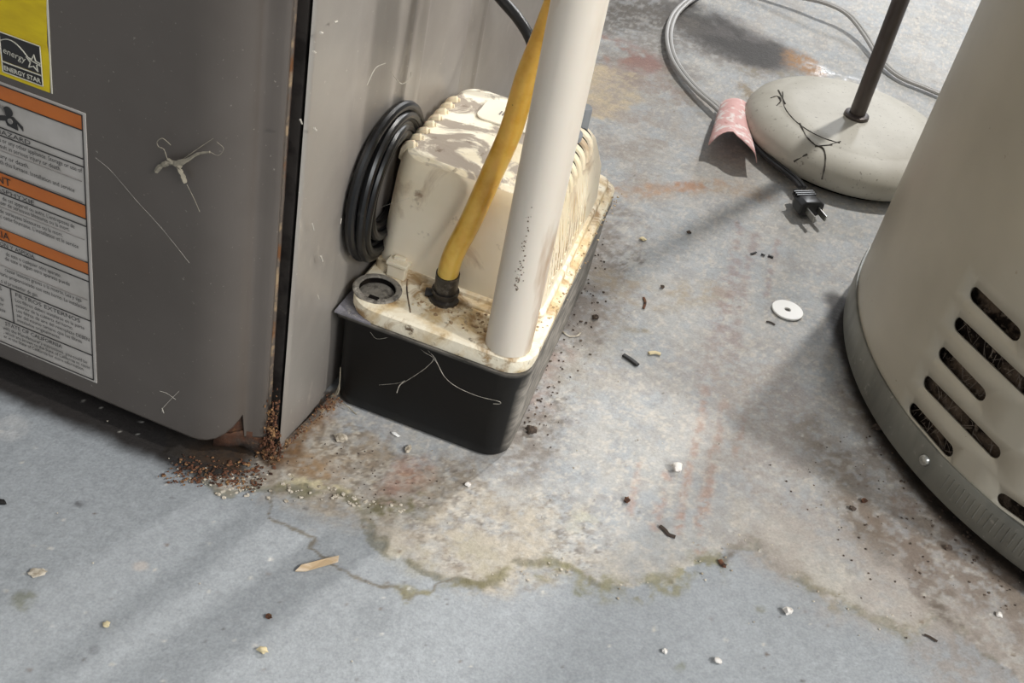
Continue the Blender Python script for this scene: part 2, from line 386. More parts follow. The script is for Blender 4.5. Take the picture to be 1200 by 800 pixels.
# dirty strip along the pump
S([(720, 250), (690, 310), (650, 400), (620, 480), (600, 540)], .020, .016, '7f766d', .85, tex=(50, .25, .5))
S([(700, 330), (715, 350), (690, 380)], .022, .014, '857a70', .7, tex=(40, .3, .5))
S([(720, 330), (780, 350), (840, 345)], .016, .012, 'a89a84', .6, tex=(50, .3, .55))
S([(730, 387), (757, 388)], .003, .002, '857a60', .6, 'F')
S([(655, 420), (640, 470)], .012, .009, 'a08a80', .5, tex=(90, .4, .5))
S([(690, 450), (700, 400), (720, 380)], .02, .014, 'a39d93', .5, tex=(60, .3, .5))
S([(735, 222), (790, 218), (850, 214)], .007, .005, 'b0784a', .75, tex=(60, .3, .5))
S([(735, 222), (860, 214), (890, 224)], .014, .010, 'b39a80', .5, tex=(40, .3, .5))
# upper left: dark and rusty water marks, cream bare patch
S([(690, 50), (740, 20), (800, 60), (870, 70)], .075, .05, '807a74', .65, tex=(12, .3, .55))
S([(720, 15), (790, 10)], .06, .04, '5f5a53', .7, tex=(14, .35, .52))
S([(815, 20), (860, 45), (890, 62)], .045, .024, '4b4542', .92, tex=(14, .22, .42))
S([(845, 60), (885, 70)], .02, .012, '45403a', .6, tex=(30, .3, .5))
S([(812, 22), (850, 45), (878, 58)], .040, .022, '37332f', .9, tex=(24, .34, .50))
S([(700, 20), (760, 12), (800, 25)], .03, .02, '625c55', .7, tex=(24, .35, .52))
S([(690, 92), (725, 88), (728, 108), (700, 124)], .026, .005, 'cbb997', .95, tex=(30, .1, .3))
S([(700, 52), (730, 62), (752, 72)], .030, .014, '8f6a60', .9, tex=(30, .32, .48))
S([(760, 90), (800, 110), (850, 120)], .05, .03, '9d968d', .7, tex=(40, .42, .54))
S([(735, 130), (770, 170), (750, 200)], .04, .03, '9c938a', .6, tex=(50, .42, .54))
S([(750, 95), (775, 105)], .03, .02, '8e7a70', .5, tex=(50, .4, .5))
S([(690, 50), (700, 55)], .03, .015, 'a5765a', .5, tex=(30, .3, .5))
S([(725, 88), (700, 140)], .035, .03, 'a89a90', .5, tex=(30, .3, .5))
S([(932, 68), (945, 80)], .018, .010, 'a0743f', .85, tex=(35, .25, .45))
S([(880, 85), (925, 88)], .014, .01, '8b8270', .6, tex=(50, .3, .5))
S([(870, 102), (880, 110)], .01, .007, '84714f', .6, tex=(60, .3, .5))
S([(760, 130), (860, 175), (800, 190)], .05, .04, 'a7a199', .5, tex=(25, .3, .55))
# long faint rust runs
for P, w_, a in (([(827, 455), (820, 497), (808, 548), (793, 622)], .0028, .6), ([(850, 470), (838, 530), (826, 590), (818, 642)], .0035, .6), ([(872, 490), (862, 535)], .002, .55), ([(752, 540), (737, 600)], .0025, .45), ([(782, 555), (771, 605), (768, 618)], .0035, .5), ([(866, 262), (858, 330), (845, 385)], .005, .5), ([(886, 275), (872, 340), (858, 420)], .005, .45), ([(912, 280), (898, 345)], .003, .45), ([(850, 330), (840, 400), (828, 455)], .008, .35)):
    S(P, w_, w_*.8, 'ae8f7f' if P[0][1] > 400 else '94807a', a, 'F', tex=(120, .3, .5))
# brown dirt near the heater, and a soft shadow smear painted in
S([(880, 440), (900, 520), (930, 600), (1000, 640)], .05, .04, '9a9088', .55, tex=(16, .25, .55))
S([(950, 505), (980, 530), (1000, 580), (1030, 640)], .016, .012, '7f7568', .6, 'F', tex=(30, .1, .4))  # soft cast shadow painted into the floor colour
S([(1020, 630), (1040, 655)], .010, .007, '544b3c', .55, 'F')
S([(1060, 600), (1100, 660), (1170, 720)], .045, .03, '7a6c60', .7, tex=(16, .2, .5))
S([(1000, 470), (1080, 600), (1190, 690)], .018, .014, '857a6e', .6, tex=(30, .25, .5))
S([(940, 640), (1010, 680), (1080, 700)], .03, .018, 'b0a8a0', .7, tex=(30, .3, .5))
S([(1100, 715), (1115, 725)], .006, .005, '564a3e', .8, 'F')
S([(1120, 770), (1200, 760)], .03, .02, '9a9189', .6, tex=(20, .3, .5))
S([(1055, 590), (1062, 592)], .008, .003, '8c7c70', .6, 'F')
# shade and dirt painted beneath the furnace front; dirt at its corner
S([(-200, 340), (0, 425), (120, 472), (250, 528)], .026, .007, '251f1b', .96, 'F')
S([(250, 525), (300, 545), (330, 525)], .013, .007, '4b3a2c', .85, 'F', tex=(90, .2, .45))
S([(330, 530), (350, 500), (385, 470)], .010, .007, '8b6a48', .7, 'F', tex=(80, .25, .5))
S([(980, 350), (990, 400), (1012, 462), (1045, 518), (1090, 580), (1140, 632), (1200, 680)], .010, .006, '2c2621', .93, 'F')  # shadow gap under the heater band painted in, with dirt
S([(1060, 540), (1140, 640), (1200, 690)], .016, .010, '5a4e44', .6, tex=(60, .3, .5))
# small spots
for p, w_, c_ in (((28, 702), .0065, '83857a'), ((1155/1200*1200-262, 713), .0035, '8a8b80'), ((680, 693), .004, '7a7a66'), ((438, 724), .012, '93979a'), ((165, 662), .004, 'b7b0aa'), ((15, 500), .010, 'b5b6b6'), ((800, 780), .003, '878a80'), ((93, 590), .003, '6d6e70'), ((113, 760), .003, '6f7072')):
    S([p], w_, w_*.4, c_, .7, 'F')
for k in range(420):      # dust specks ground into the paint
    px = rng.uniform(0, 1200); py = rng.uniform(0, 800); r_ = rng.uniform(.0007, .0016)
    q = onz(px, py); x_, y_ = q.x, q.y
    i0, i1 = np.searchsorted(gx, [x_-.004, x_+.004]); j0, j1 = np.searchsorted(gy, [y_-.004, y_+.004])
    if i1 <= i0 or j1 <= j0: continue
    idx = (np.arange(j0, j1)[:, None]*nxg+np.arange(i0, i1)[None]).ravel()
    m = (1-sstep(r_*.5, r_*1.3, np.hypot(X[idx]-x_, (Y[idx]-y_))))*rng.uniform(.3, .8)
    put(m, ['d6d2ca', '5a524a', '6e5a48', 'cfcabf'][k % 4], idx)
wet = np.zeros(len(X))
for P_, w_ in (([(955, 84), (1000, 95), (1030, 112)], .022),):
    d = dline(P_, WX, WY, allidx); wet = np.maximum(wet, (1-sstep(w_*.3, w_*1.2, d))*sstep(.4, .6, fbm(X, Y, 70, 4, 81)))
Z = inside*(.0003+.0009*n2*(1-sstep(.0, .05, dE)))-.0006 + (n3-.5)*.0004*inside + wet*(fbm(X, Y, 150, 3, 83)-.5)*.0015
Z = np.where((np.abs(X) > 1.2) | (Y < .2) | (Y > 2.1), -.0006, Z)
me = bpy.data.meshes.new('floor'); nv = len(X)
me.vertices.add(nv); me.vertices.foreach_set('co', np.stack([X, Y, Z], 1).astype(np.float32).ravel())
ii = (np.arange(nyg-1)[:, None]*nxg+np.arange(nxg-1)[None]).ravel()
quads = np.stack([ii, ii+1, ii+nxg+1, ii+nxg], 1).astype(np.int32); nf = len(quads)
me.loops.add(nf*4); me.loops.foreach_set('vertex_index', quads.ravel())
me.polygons.add(nf); me.polygons.foreach_set('loop_start', np.arange(0, nf*4, 4, dtype=np.int32))
me.update(calc_edges=True)
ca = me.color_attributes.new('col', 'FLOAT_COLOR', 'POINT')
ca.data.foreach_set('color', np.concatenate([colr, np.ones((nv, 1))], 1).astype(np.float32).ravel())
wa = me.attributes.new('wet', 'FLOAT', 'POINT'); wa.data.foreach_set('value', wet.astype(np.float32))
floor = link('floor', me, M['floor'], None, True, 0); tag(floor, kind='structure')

# ------------------------------------------------------------------ furnace
FY_ = R(-12.8); FO = Vector((-.1745, .5051, 0))
furn = empty('furnace', FO, FY_, label='tall taupe sheet metal furnace with warning stickers and rusted lower corner', cat='furnace')
FL = -.50; FT = 1.25; SX = .0392; SY = .0345; SDEP = .60
# door with a rounded right edge whose lower corner is rounded off
prof = [(FL, 0), (-.2, 0), (-.1, 0), (-.05, 0), (-.02, 0)] + [(-.006, .0001), (0, .0007), (.005, .0019), (.010, .0039), (.0145, .0067), (.018, .0101), (.0200, .0133), (.0210, .0160), (.0216, .0180), (.0232, .0194), (.0262, .0208), (.0295, .0224), (.0318, .0240), (.0324, .0262)]
def door_bottom(s):
    if s < -.002: return .020
    if s > .0214: return .019
    t = min((s+.002)/.0240, 1); return .020+.028*(1-math.sqrt(max(0, 1-t*t)))
mb = MB(); vs = []; fs = []; nz = 24
for s, t in prof:
    b0 = door_bottom(s)
    for k in range(nz): vs.append((s, t, b0+(FT-b0)*(k/(nz-1))**2.2))
for i in range(len(prof)-1):
    for k in range(nz-1): fs.append((i*nz+k, (i+1)*nz+k, (i+1)*nz+k+1, i*nz+k+1))
door = mb.add(vs, fs).build('door_panel', M['door'], furn, auto=60)
sm = door.modifiers.new('thick', 'SOLIDIFY'); sm.thickness = .0012; sm.offset = -1
# inner return flange behind the door's rounded corner
mb = MB(); pr_ = [(.006, .0075), (.014, .0115), (.020, .0190), (.0262, .0225), (.0312, .0262), (.0300, .034)]
vs = []; fs = []; zs = [.010, .02, .035, .06, .12, .4, FT-.01]
for i, (s, t) in enumerate(pr_):
    for z in zs: vs.append((s, t, z+(.010*(1-i/5) if z < .03 else 0)))
for i in range(len(pr_)-1):
    for k in range(len(zs)-1): n = len(zs); fs.append((i*n+k, (i+1)*n+k, (i+1)*n+k+1, i*n+k+1))
fl = mb.add(vs, fs).build('corner_flange', M['rusty'], furn, auto=60)
fl.modifiers.new('thick', 'SOLIDIFY').thickness = .001
mb = MB(); vs = []; fs = []; zs = [.005, .010, .014, .019]
for i, (s, t) in enumerate(pr_):
    for k, z in enumerate(zs): vs.append((s+.0008, t-.0012, z+(.010*(1-i/5)) + (random.uniform(-.003, .003) if k in (0, 3) else 0)))
for i in range(len(pr_)-1):
    for k in range(3): fs.append((i*4+k, (i+1)*4+k, (i+1)*4+k+1, i*4+k+1))
rf_ = mb.add(vs, fs).build('rusted_flange_foot', M['rusty'], furn, auto=60); tag(rf_, label='rust-eaten lower lip behind the door corner')
rf_.modifiers.new('thick', 'SOLIDIFY').thickness = .0012
# side panel with pressed ribs
def pside(v):
    K = [(0, .0), (.0012, .0012), (.004, .0015), (.050, .0015), (.062, -.0004), (.088, -.0004), (.100, .001), (.124, .001), (.128, .0028), (.132, .001), (.142, .001), (.148, .003), (.156, .0012), (.232, .0012), (.238, -.0015), (.246, .0012), (.256, .0012), (.262, .003), (.270, .001), (.60, .001)]
    for a, b in zip(K[:-1], K[1:]):
        if v <= b[0]: return a[1]+(b[1]-a[1])*(v-a[0])/(b[0]-a[0])
    return K[-1][1]
vv = sorted(set([0, .0012, .004, .02, .050, .056, .062, .075, .088, .094, .100, .112, .124, .126, .128, .130, .132, .142, .145, .148, .152, .156, .19, .232, .235, .238, .242, .246, .256, .259, .262, .266, .270, .35, .45, .59]))
mb = MB(); vs = [(SX-.012, SY+.001, z) for z in (.003, FT-.01)]; fs = []
vs = []
cols = [(SX-.0015+pside(v), SY+v) for v in vv]+[(SX-.01, SY+.592), (FL, SY+.592), (FL, .02)]
for s, t in cols:
    b0 = .004 if t < SY+.1 else .004
    for z in (b0, .02, .05, .3, FT-.005): vs.append((s, t, z))
for i in range(len(cols)-1):
    for k in range(4): fs.append((i*5+k, (i+1)*5+k, (i+1)*5+k+1, i*5+k+1))
fs.append(tuple(i*5+4 for i in range(len(cols))))
side = mb.add(vs, fs).build('side_panel', M['side'], furn, auto=50)
# dark cavity behind door (cabinet frame) + top
mb = MB(); box(mb, FL+.002, .0355, .0345, .10, .001, FT-.02); mb.build('inner_frame', M['gap'], furn)
mb = MB(); box(mb, FL, .03, .001, .04, FT-.002, FT+.004); mb.build('top_cover', M['door'], furn)
# rusty lip of the door edge, along the gap
mb = MB(); vs = []; n = 60
for k in range(n): 
    z = .045+(.9)*k/n; w_ = .0003+.0005*random.random()+(.0006 if z < .1 else 0)
    vs += [(.0324, .0255, z), (.0328+w_*.5, .0268+w_, z)]
lip = mb.add(vs, [(2*k, 2*k+1, 2*k+3, 2*k+2) for k in range(n-1)]).build('door_edge_lip', M['rustlip'], furn); tag(lip, label='rust-stained raw door edge along the gap')
lip.modifiers.new('thick', 'SOLIDIFY').thickness = .0008
def blob(mb, c, r, sq=(1, 1, 1), seed=0, sub=1, M_=None):
    bm = bmesh.new(); bmesh.ops.create_icosphere(bm, subdivisions=sub, radius=1); rnd = random.Random(seed)
    rot = Matrix.Rotation(rnd.uniform(0, 6.28), 3, 'Z')
    vs = []
    for v in bm.verts:
        k = rnd.uniform(.65, 1.25); p = Vector((v.co.x*sq[0], v.co.y*sq[1], v.co.z*sq[2]))*r*k; p = (M_ or rot) @ p
        vs.append(Vector(c)+p)
    fs = [tuple(v.index for v in f.verts) for f in bm.faces]; bm.free(); mb.add(vs, fs)
# rust scale spilling from the corner
mb = MB()
for k in range(420):
    z = abs(random.gauss(0, .022)); s = .0345+random.uniform(-.003, .003)*(1+2*max(0, .02-z)/.02); t = .0275+random.uniform(-.005, .006)
    if z > .065: continue
    blob(mb, (s, t, max(z, .001)), random.uniform(.0004, .0013), (1, random.uniform(.3, 1), random.uniform(.4, 1.8)), k)
for k in range(330):
    a = random.random(); s = .0-.01+a*.05+random.uniform(-.008, .008); t = -.012*(1-a)+random.uniform(-.012, .012)+.01*a
    blob(mb, (s, t, .001), random.uniform(.0003, .0015)*(1.6 if k % 14 == 0 else 1), (1, random.uniform(.4, 1), .4), k+500)
for k in range(160):
    a = random.random(); blob(mb, (SX+.002+a*.012*random.random(), SY+a*.06, .003+random.random()*.006), random.uniform(.0003, .0010), (1, 1, .7), k+900)
o = mb.build('rust_scale', M['rustbit'], furn, smooth=False); tag(o, kind='stuff', label='crumbling orange-brown rust scale in the corner gap')
# bottom edge bead of side panel
mb = MB(); tube(mb, [(SX+.001, SY+.004, .006), (SX+.003, SY+.03, .004), (SX+.005, SY+.06, .003), (SX+.006, SY+.12, .003)], .0022, 6)
mb.build('bottom_hem', M['rustlip'], furn)

# stickers: coordinates (s, z) on the door plane
def quad_on(mb, s0, s1, z0, z1, y=-.0004, q=None):
    p = q or [(s0, z0), (s1, z0), (s1, z1), (s0, z1)]
    return mb.add([(a, y, b) for a, b in p]+[(a, y+.0004, b) for a, b in p], [tuple(range(len(p)))]+[(i, (i+1) % len(p), (i+1) % len(p)+len(p), i+len(p)) for i in range(len(p))])
DG = bpy.context.evaluated_depsgraph_get
def text_into(mb, s, left, right, z, size, y=-.0011, shear=0.0, slope=0.0, bold=0.0):
    cu = bpy.data.curves.new('t', 'FONT'); cu.body = s; cu.size = size; cu.align_x = 'LEFT'; cu.resolution_u = 2; cu.shear = shear; cu.offset = bold
    ob = bpy.data.objects.new('t', cu); COL.objects.link(ob); bpy.context.view_layer.update()
    me_ = bpy.data.meshes.new_from_object(ob.evaluated_get(DG()))
    co = np.array([v.co[:] for v in me_.vertices]); fs = [tuple(p.vertices) for p in me_.polygons]
    bpy.data.objects.remove(ob); bpy.data.curves.remove(cu); bpy.data.meshes.remove(me_)
    if not len(co): return
    x0, x1 = co[:, 0].min(), co[:, 0].max(); k = (right-left)/(x1-x0) if left is not None else .72
    if left is None: left = right-(x1-x0)*k
    mb.add([(left+(c[0]-x0)*k, y, z+c[1]+slope*(c[0]-x0)*k) for c in co], fs)
def flat(mb, name, m, parent): 
    o = mesh_obj(name, mb.v, mb.f, m, parent, smooth=False); return o
# yellow guide
mb = MB(); quad_on(mb, 0, 0, 0, 0, q=[(-.30, .2270), (-.091, .2270), (-.0895, .2445), (-.0905, .255), (-.0885, .2800), (-.0885, .46), (-.30, .46)])
ylab = flat(mb, 'yellow_sticker', M['yellow'], furn); tag(ylab, label='yellow energy guide sticker with black star logo')
mb = MB(); quad_on(mb, -.1187, -.0945, .2362, .2522, -.0008); quad_on(mb, -.1187, -.0945, .2299, .2352, -.0008)
flat(mb, 'logo_panel', M['ink'], ylab)
mb = MB()
quad_on(mb, -.30, -.0889, .0, .0, q=[(-.0900, .2270), (-.0893, .2270), (-.0880, .2800), (-.0880, .46), (-.0890, .46), (-.0890, .28)])
def ribbon(mb, P, w_, y=-.0012):
    for (a, b), (c, d) in zip(P[:-1], P[1:]):
        v = Vector((c-a, d-b)).normalized()*w_/2; n = Vector((-v.y, v.x))
        quad_on(mb, 0, 0, 0, 0, y, q=[(a-n.x-v.x, b-n.y-v.y), (c-n.x+v.x, d-n.y+v.y), (c+n.x+v.x, d+n.y+v.y), (a+n.x-v.x, b+n.y-v.y)])
ribbon(mb, [(-.1187+.0242*t, .2445+.0055*math.sin(math.pi*min(1, t*1.15+.18))-.0035*t*t) for t in [i/14 for i in range(15)]], .0004)
ribbon(mb, [(-.1190, .2357), (-.0943, .2357)], .0005); ribbon(mb, [(-.1189, .2298), (-.0943, .2298)], .0004)
ribbon(mb, [(-.1189, .2298), (-.1189, .2523), (-.0943, .2523), (-.0943, .2298)], .0004)
sc_ = (-.0990, .2415); star = [(sc_[0]+(.0046 if k % 2 == 0 else .0020)*math.sin(k*math.pi/5+.12), sc_[1]+(.0046 if k % 2 == 0 else .0020)*math.cos(k*math.pi/5+.12)) for k in range(11)]
ribbon(mb, star, .0005)
text_into(mb, 'energy', -.1172, -.1035, .2412, .0052, -.0012, shear=.25, slope=-.10)
text_into(mb, 'ENERGY STAR', -.1178, -.0952, .2313, .0036, -.0012, bold=.0001)
flat(mb, 'logo_print', M['white_ink'], ylab)
# warning sticker
mb = MB(); quad_on(mb, -.32, -.0695, .0330, .2225); wl = flat(mb, 'warning_sticker', M['label'], furn)
for v in wl.data.vertices:
    if v.co.x > -.1: v.co.x += (.2225-v.co.z)*-.012
tag(wl, label='white warning sticker with orange bands and small black print')
RE = lambda z: -.0712-(.2225-z)*.013
mb = MB()
for a, b in ((.2122, .2208), (.1557, .1646), (.1169, .1252)): quad_on(mb, -.32, RE(a), a, b, -.0007)
flat(mb, 'orange_bands', M['orange'], wl)
mb = MB(); K = -.0011
def rule(z, x1=None, x0=-.32, w_=.00035): quad_on(mb, x0, x1 if x1 else RE(z), z-w_/2, z+w_/2, K)
for z in (.2210, .2120, .1944, .1893, .1648, .1555, .1505, .1254, .1167, .1117, .0822, .0552): rule(z, w_=.0005)
rule(.0352, w_=.0005)
quad_on(mb, 0, 0, 0, 0, K, q=[(RE(.2208)-.0003, .2210), (RE(.2208)+.0002, .2210), (RE(.035)+.0002, .035), (RE(.035)-.0003, .035)])
quad_on(mb, -.1299, -.1295, .0552, .0822, K)
LX = -.1268
for s, l, r, z, h in (
    ('ASPHYXIATION HAZARD', -.170, -.1053, .1905, .0040), ('fumes or any other appliance. Storage or use of', -.132, -.0731, .1853, .0040),
    ('can result in serious injury or death.', -.134, -.0866, .1813, .0040), ('serious injury or death.', -.142, -.1076, .1748, .0040),
    ('with this furnace. Installation and service', -.130, -.0788, .1707, .0040), ('AVERTISSEMENT', -.175, -.1212, .1576, .0070),
    ("RISQUE D'ASPHYXIE", -.158, -.1063, .1514, .0040), ("de cet appareil ou autre. L'entreposez de", -.128, -.0803, .1462, .0040),
    ('user de serieuses blessures ou la mort.', -.131, -.0838, .1427, .0040), ('de serieuses blessures ou la mort.', -.131, -.0887, .1368, .0040),
    ("avec cette fournaise. L'installation et le service", -.135, -.0785, .1330, .0040), ('gaz.', -.1355, -.1319, .1280, .0040),
    ('ADVERTENCIA', -.170, -.1262, .1186, .0070), ('ON Y ASPIXIA', -.1335, -.1096, .1126, .0042),
    ('de este o cualquier otro aparato.', -.130, -.0919, .1067, .0040), ('de este o algun otro aparato puede', -.131, -.0862, .1030, .0040),
    ('causar lesiones graves o la muerte. Lea y siga', -.132, -.0787, .0943, .0040), ('nario proporcionado con este horno. La instalacion', -.136, -.0756, .0898, .0040),
    ('o el proveedor de gas.', -.136, -.1096, .0843, .0040), ('FILTROS EXTERNOS', -.1262, -.0807, .0778, .0043),
    ('Los filtros deben instalarse en la parte', LX, -.0780, .0736, .0038), ('exterior de la cubierta del horno.', LX, -.0861, .0697, .0038),
    ('Los filtros de aire del reemplazo DEBEN', LX, -.0748, .0658, .0038), ('ser del mismo tamano que los filtros', LX, -.0805, .0619, .0038),
    ('instalados originalmente.', LX, -.0959, .0580, .0038), ('EXTERNAL FILTERS', -.175, -.1360, .0778, .0043), ('should be', -.1445, -.1355, .0697, .0038), ('size ent', -.1445, -.1362, .0655, .0038), ('casa', -.1415, -.1352, .0612, .0038),
    ('STATE OF CALIFORNIA', -.1363, -.0951, .0508, .0043), ("with the Manufacturer's instructions, you could be", -.1385, -.0775, .0468, .0036),
    (', which are known to the State of California to cause', -.1385, -.0757, .0433, .0036), ('er in the State of California for more information.', -.1385, -.0800, .0398, .0036)):
    text_into(mb, s, l, r, z, h)
# pictogram: figure with a round head
def disc(mb, c, r, y, n=20): quad_on(mb, 0, 0, 0, 0, y, q=[(c[0]+r*math.cos(2*math.pi*k/n), c[1]+r*math.sin(2*math.pi*k/n)) for k in range(n)])
disc(mb, (-.1184, .2062), .0030, K)
quad_on(mb, 0, 0, 0, 0, K, q=[(-.1195, .1975), (-.1128, .1968), (-.1135, .2015), (-.1095, .1975), (-.1095, .2000), (-.1150, .2040), (-.1195, .2035), (-.1258, .2015), (-.1258, .1985), (-.1205, .2000)])
flat(mb, 'black_print', M['ink'], wl)
mb = MB(); disc(mb, (-.1172, .2010), .0016, K-.0004)
for z in (.1796, .1660, .1408, .1258, .0975): quad_on(mb, -.32, RE(z)-.002, z-.00015, z+.00015, K)
for k in range(5): ribbon(mb, [(-.126+.0012*k, .2085), (-.1225+.0006*k, .2075-.001*k)], .0005, K)
flat(mb, 'grey_print', M['inkgrey'], wl)

# ------------------------------------------------------------------ condensate pump
PY = R(-11.2); PO = onz(625, 432, .09); PO.z = 0
pump = empty('condensate_pump', PO, PY, label='condensate pump, cream plastic housing on a black tank beside the furnace', cat='pump')
TP = dict(taper=.010, ylen=.25)
# tank
secs = []
for z, i_ in ((.0, .0055), (.002, .0035), (.010, .0028), (.03, .0022), (.06, .0014), (.0745, .0008)):
    secs.append((rr(-.1325+i_, -.0022-i_*.9, .0005+i_, .250-i_, .016, 8, radii=(.018, .014, .012, .012), **TP), z))
secs.append((rr(-.1335, -.0018, -.0002, .252, .0, 8, radii=(.018, .014, .012, .004), **TP), .0750))
secs.append((rr(-.1335, -.0018, -.0002, .252, .0, 8, radii=(.018, .014, .012, .004), **TP), .0775))
secs.append((rr(-.130, -.005, .003, .248, .0, 8, radii=(.018, .014, .012, .004), **TP), .0778))
tank = loft(secs).build('tank', M['tank'], pump, auto=50)
at = tank.data.attributes.new('dust', 'FLOAT', 'POINT')
vn = [v.normal.copy() for v in tank.data.vertices]
for i, v in enumerate(tank.data.vertices):
    d = max(0, min(1, (vn[i].x-.75)/.22)); 
    if v.co.z > .0772: d = .55
    at.data[i].value = d
mb = MB(); c_ = [(-.1338, -.001), (-.108, -.0008), (-.118, .008), (-.126, .020), (-.1338, .026)]
mb.add([(a, b, .0780) for a, b in c_]+[(a, b, .0792) for a, b in c_], [(0, 1, 2, 3, 4)[::-1], (5, 6, 7, 8, 9)]+[(i, (i+1) % 5, 5+(i+1) % 5, 5+i) for i in range(5)])
o = mb.build('tank_rim_corner', M['dusty'], pump, smooth=False); tag(o, label='dust-covered grey corner of the tank rim')
# lid: rim wall + top plate with a hole
LO = dict(radii=(.018, .016, .020, .022), **TP)
outl = rr(-.1295, -.002, 0, .25, 0, 8, **LO); outi = rr(-.1280, -.0035, .0015, .2485, 0, 8, **LO); outlo = rr(-.1285, -.003, .001, .249, 0, 8, **LO)
mb = loft([(outlo, .0782), (outl, .0825), (outl, .0888), (outi, .0902)], True, False)
HC = (-.115, .0212); HR = .0146
hole = [(HC[0]+HR*math.cos(2*math.pi*k/32), HC[1]+HR*math.sin(2*math.pi*k/32)) for k in range(32)]
v2, f2 = plate(outi, [hole]); mb.add([(p[0], p[1], .0902) for p in v2], f2)
mb.add([(p[0], p[1], .0902) for p in hole]+[(p[0], p[1], .0785) for p in hole], [(i, (i+1) % 32, 32+(i+1) % 32, 32+i) for i in range(32)])
lid = mb.build('tank_lid', M['lid'], pump, auto=40)
mb = lathe([(.0118, -.0045), (.0118, .0006), (.0124, .0012), (.0150, .0012), (.0160, .0004), (.0160, -.0005)], 36, (HC[0], HC[1], .0902))
o = mb.build('port_ring', M['dustplug'], lid); tag(o, label='dusty grey ring of the open port')
mb = lathe([(0, -.0030), (.006, -.0022), (.0116, -.0036)], 36, (HC[0], HC[1], .0902)); 
mb.build('port_dust', M['dustplug'], lid)
mb = lathe([(.01165, -.0055), (.01165, .0002)], 36, (HC[0], HC[1], .0902)); mb.build('port_wall', M['dark'], lid)
mb = MB(); box(mb, HC[0]-.001, HC[0]+.0055, HC[1]-.0128, HC[1]-.0095, .088, .0918); mb.build('port_notch', M['dark'], lid)
# seam of the hose plate and its raised tray
mb = MB()
for P in (([(-.1035, .0445, .0904), (-.098, .030, .0904), (-.087, .010, .0904)]),): tube(mb, P, .0005, 5)
mb.build('lid_seam', M['rustlip'], lid)
mb = MB(); box(mb, -.092, -.030, .036, .0425, .0895, .0930); bevel(mb.build('hose_plate_edge', M['lid'], lid), .0012)
# housing
def hs(i, z, r, yb=.0, top=False):
    return (rr(-.1275+i, -.0085-i*.85, .0435+i*.9, .215-i*.6-yb, 0, 8, taper=.010, ylen=.25, radii=(r,)*4), z)
def hs(li, z, r, yb=.0):
    ri = .9*li+(.004 if z > .12 else 0)*min(1, (z-.12)/.03)
    return (rr(-.1290+.45*li, -.0100-ri, .0435+li*.9, .215-li*.6-yb, 0, 8, taper=.010, ylen=.25, radii=(r,)*4), z)
secs = [hs(0, .0902, .012), hs(.0008, .100, .012), hs(.0028, .125, .013), hs(.0052, .155, .014, .02), hs(.0062, .163, .015, .03), hs(.0078, .1685, .016, .036), hs(.0105, .1715, .016, .040), hs(.0150, .1732, .016, .044)]
hous = loft(secs, True, False).build('motor_housing', M['ivory'], pump, auto=60)
o_ = secs[-1][0]; mb = MB(); n = len(o_); cx_ = sum(p[0] for p in o_)/n; cy_ = sum(p[1] for p in o_)/n
vs = []; fs = []
for k_, f_ in enumerate((1.0, .8, .5, .2)): vs += [(cx_+(p[0]-cx_)*f_, cy_+(p[1]-cy_)*f_, .1732+.0022*(1-f_)) for p in o_]
for i in range(3):
    for k in range(n): fs.append((i*n+k, i*n+(k+1) % n, (i+1)*n+(k+1) % n, (i+1)*n+k))
fs.append(tuple(3*n+k for k in range(n)))
# top cap shares the dirty look, thin overlapping skin of grime-stained plastic
secs_t = [hs(.0104, .17155, .016, .040), hs(.0150, .17325, .016, .044)]
m2 = loft(secs_t, False, False); mb.add(m2.v, m2.f); mb.add(vs, fs)
topc = mb.build('cover_top', M['ivory_top'], pump, auto=60); tag(topc, label='dirty cream top face with peeling grey grime')
# skirt flange on the right and rear
secs = [(rr(-.129, -.0075, .041, .243, 0, 6, taper=.010, ylen=.25, radii=(.01,)*4), .0900), (rr(-.129, -.008, .0415, .2425, 0, 6, taper=.010, ylen=.25, radii=(.01,)*4), .0955), (rr(-.1275, -.0095, .0435, .2405, 0, 6, taper=.010, ylen=.25, radii=(.01,)*4), .0965)]
loft(secs).build('housing_skirt', M['lid'], pump, auto=50)
secs = [(rr(-.10, -.0155, .20, .236, 0, 6, taper=.010, ylen=.25, radii=(.008,)*4), .0960), (rr(-.098, -.019, .198, .232, 0, 6, taper=.010, ylen=.25, radii=(.008,)*4), .112), (rr(-.096, -.021, .198, .230, 0, 6, taper=.010, ylen=.25, radii=(.008,)*4), .1135)]
loft(secs).build('rear_terminal_cover', M['lid'], pump, auto=50)
# vents: right and left top edges
def surf(side, y, z):
    """x on the housing side wall at height z"""
    K = [(.0902, 0), (.125, .0028), (.155, .0052), (.163, .0062), (.1685, .0078), (.1715, .0105), (.1733, .0150)]
    for a, b in zip(K[:-1], K[1:]):
        if z <= b[0]: i = a[1]+(b[1]-a[1])*(z-a[0])/(b[0]-a[0]); break
    tp = .010*y/.25
    return (-.0100-i*.9-(.004*min(1, max(0, (z-.12)/.03)))-tp) if side > 0 else (-.1290+.45*i+.3*tp)
for k in range(9):
    y = .064+k*.0108
    zs_ = (.150, .158, .163, .1675, .1705, .1728)
    P = [(surf(1, y, z)+.0004, y, z) for z in zs_]; P.append((P[-1][0]-.006, y, .1740))
    mb = MB(); tube(mb, P[1:], lambda t: .0036 if .05 < t < .97 else .002, 8, 5)
    mb.build('vent_rib', M['ivory'], hous)
    y2 = y+.0054
    P2 = [(surf(1, y2, z)+.0001, y2, z) for z in zs_]; P2.append((P2[-1][0]-.005, y2, .1737))
    mb = MB(); tube(mb, P2[1:], .0019, 6, 5); mb.build('vent_slot', M['dark'], hous)
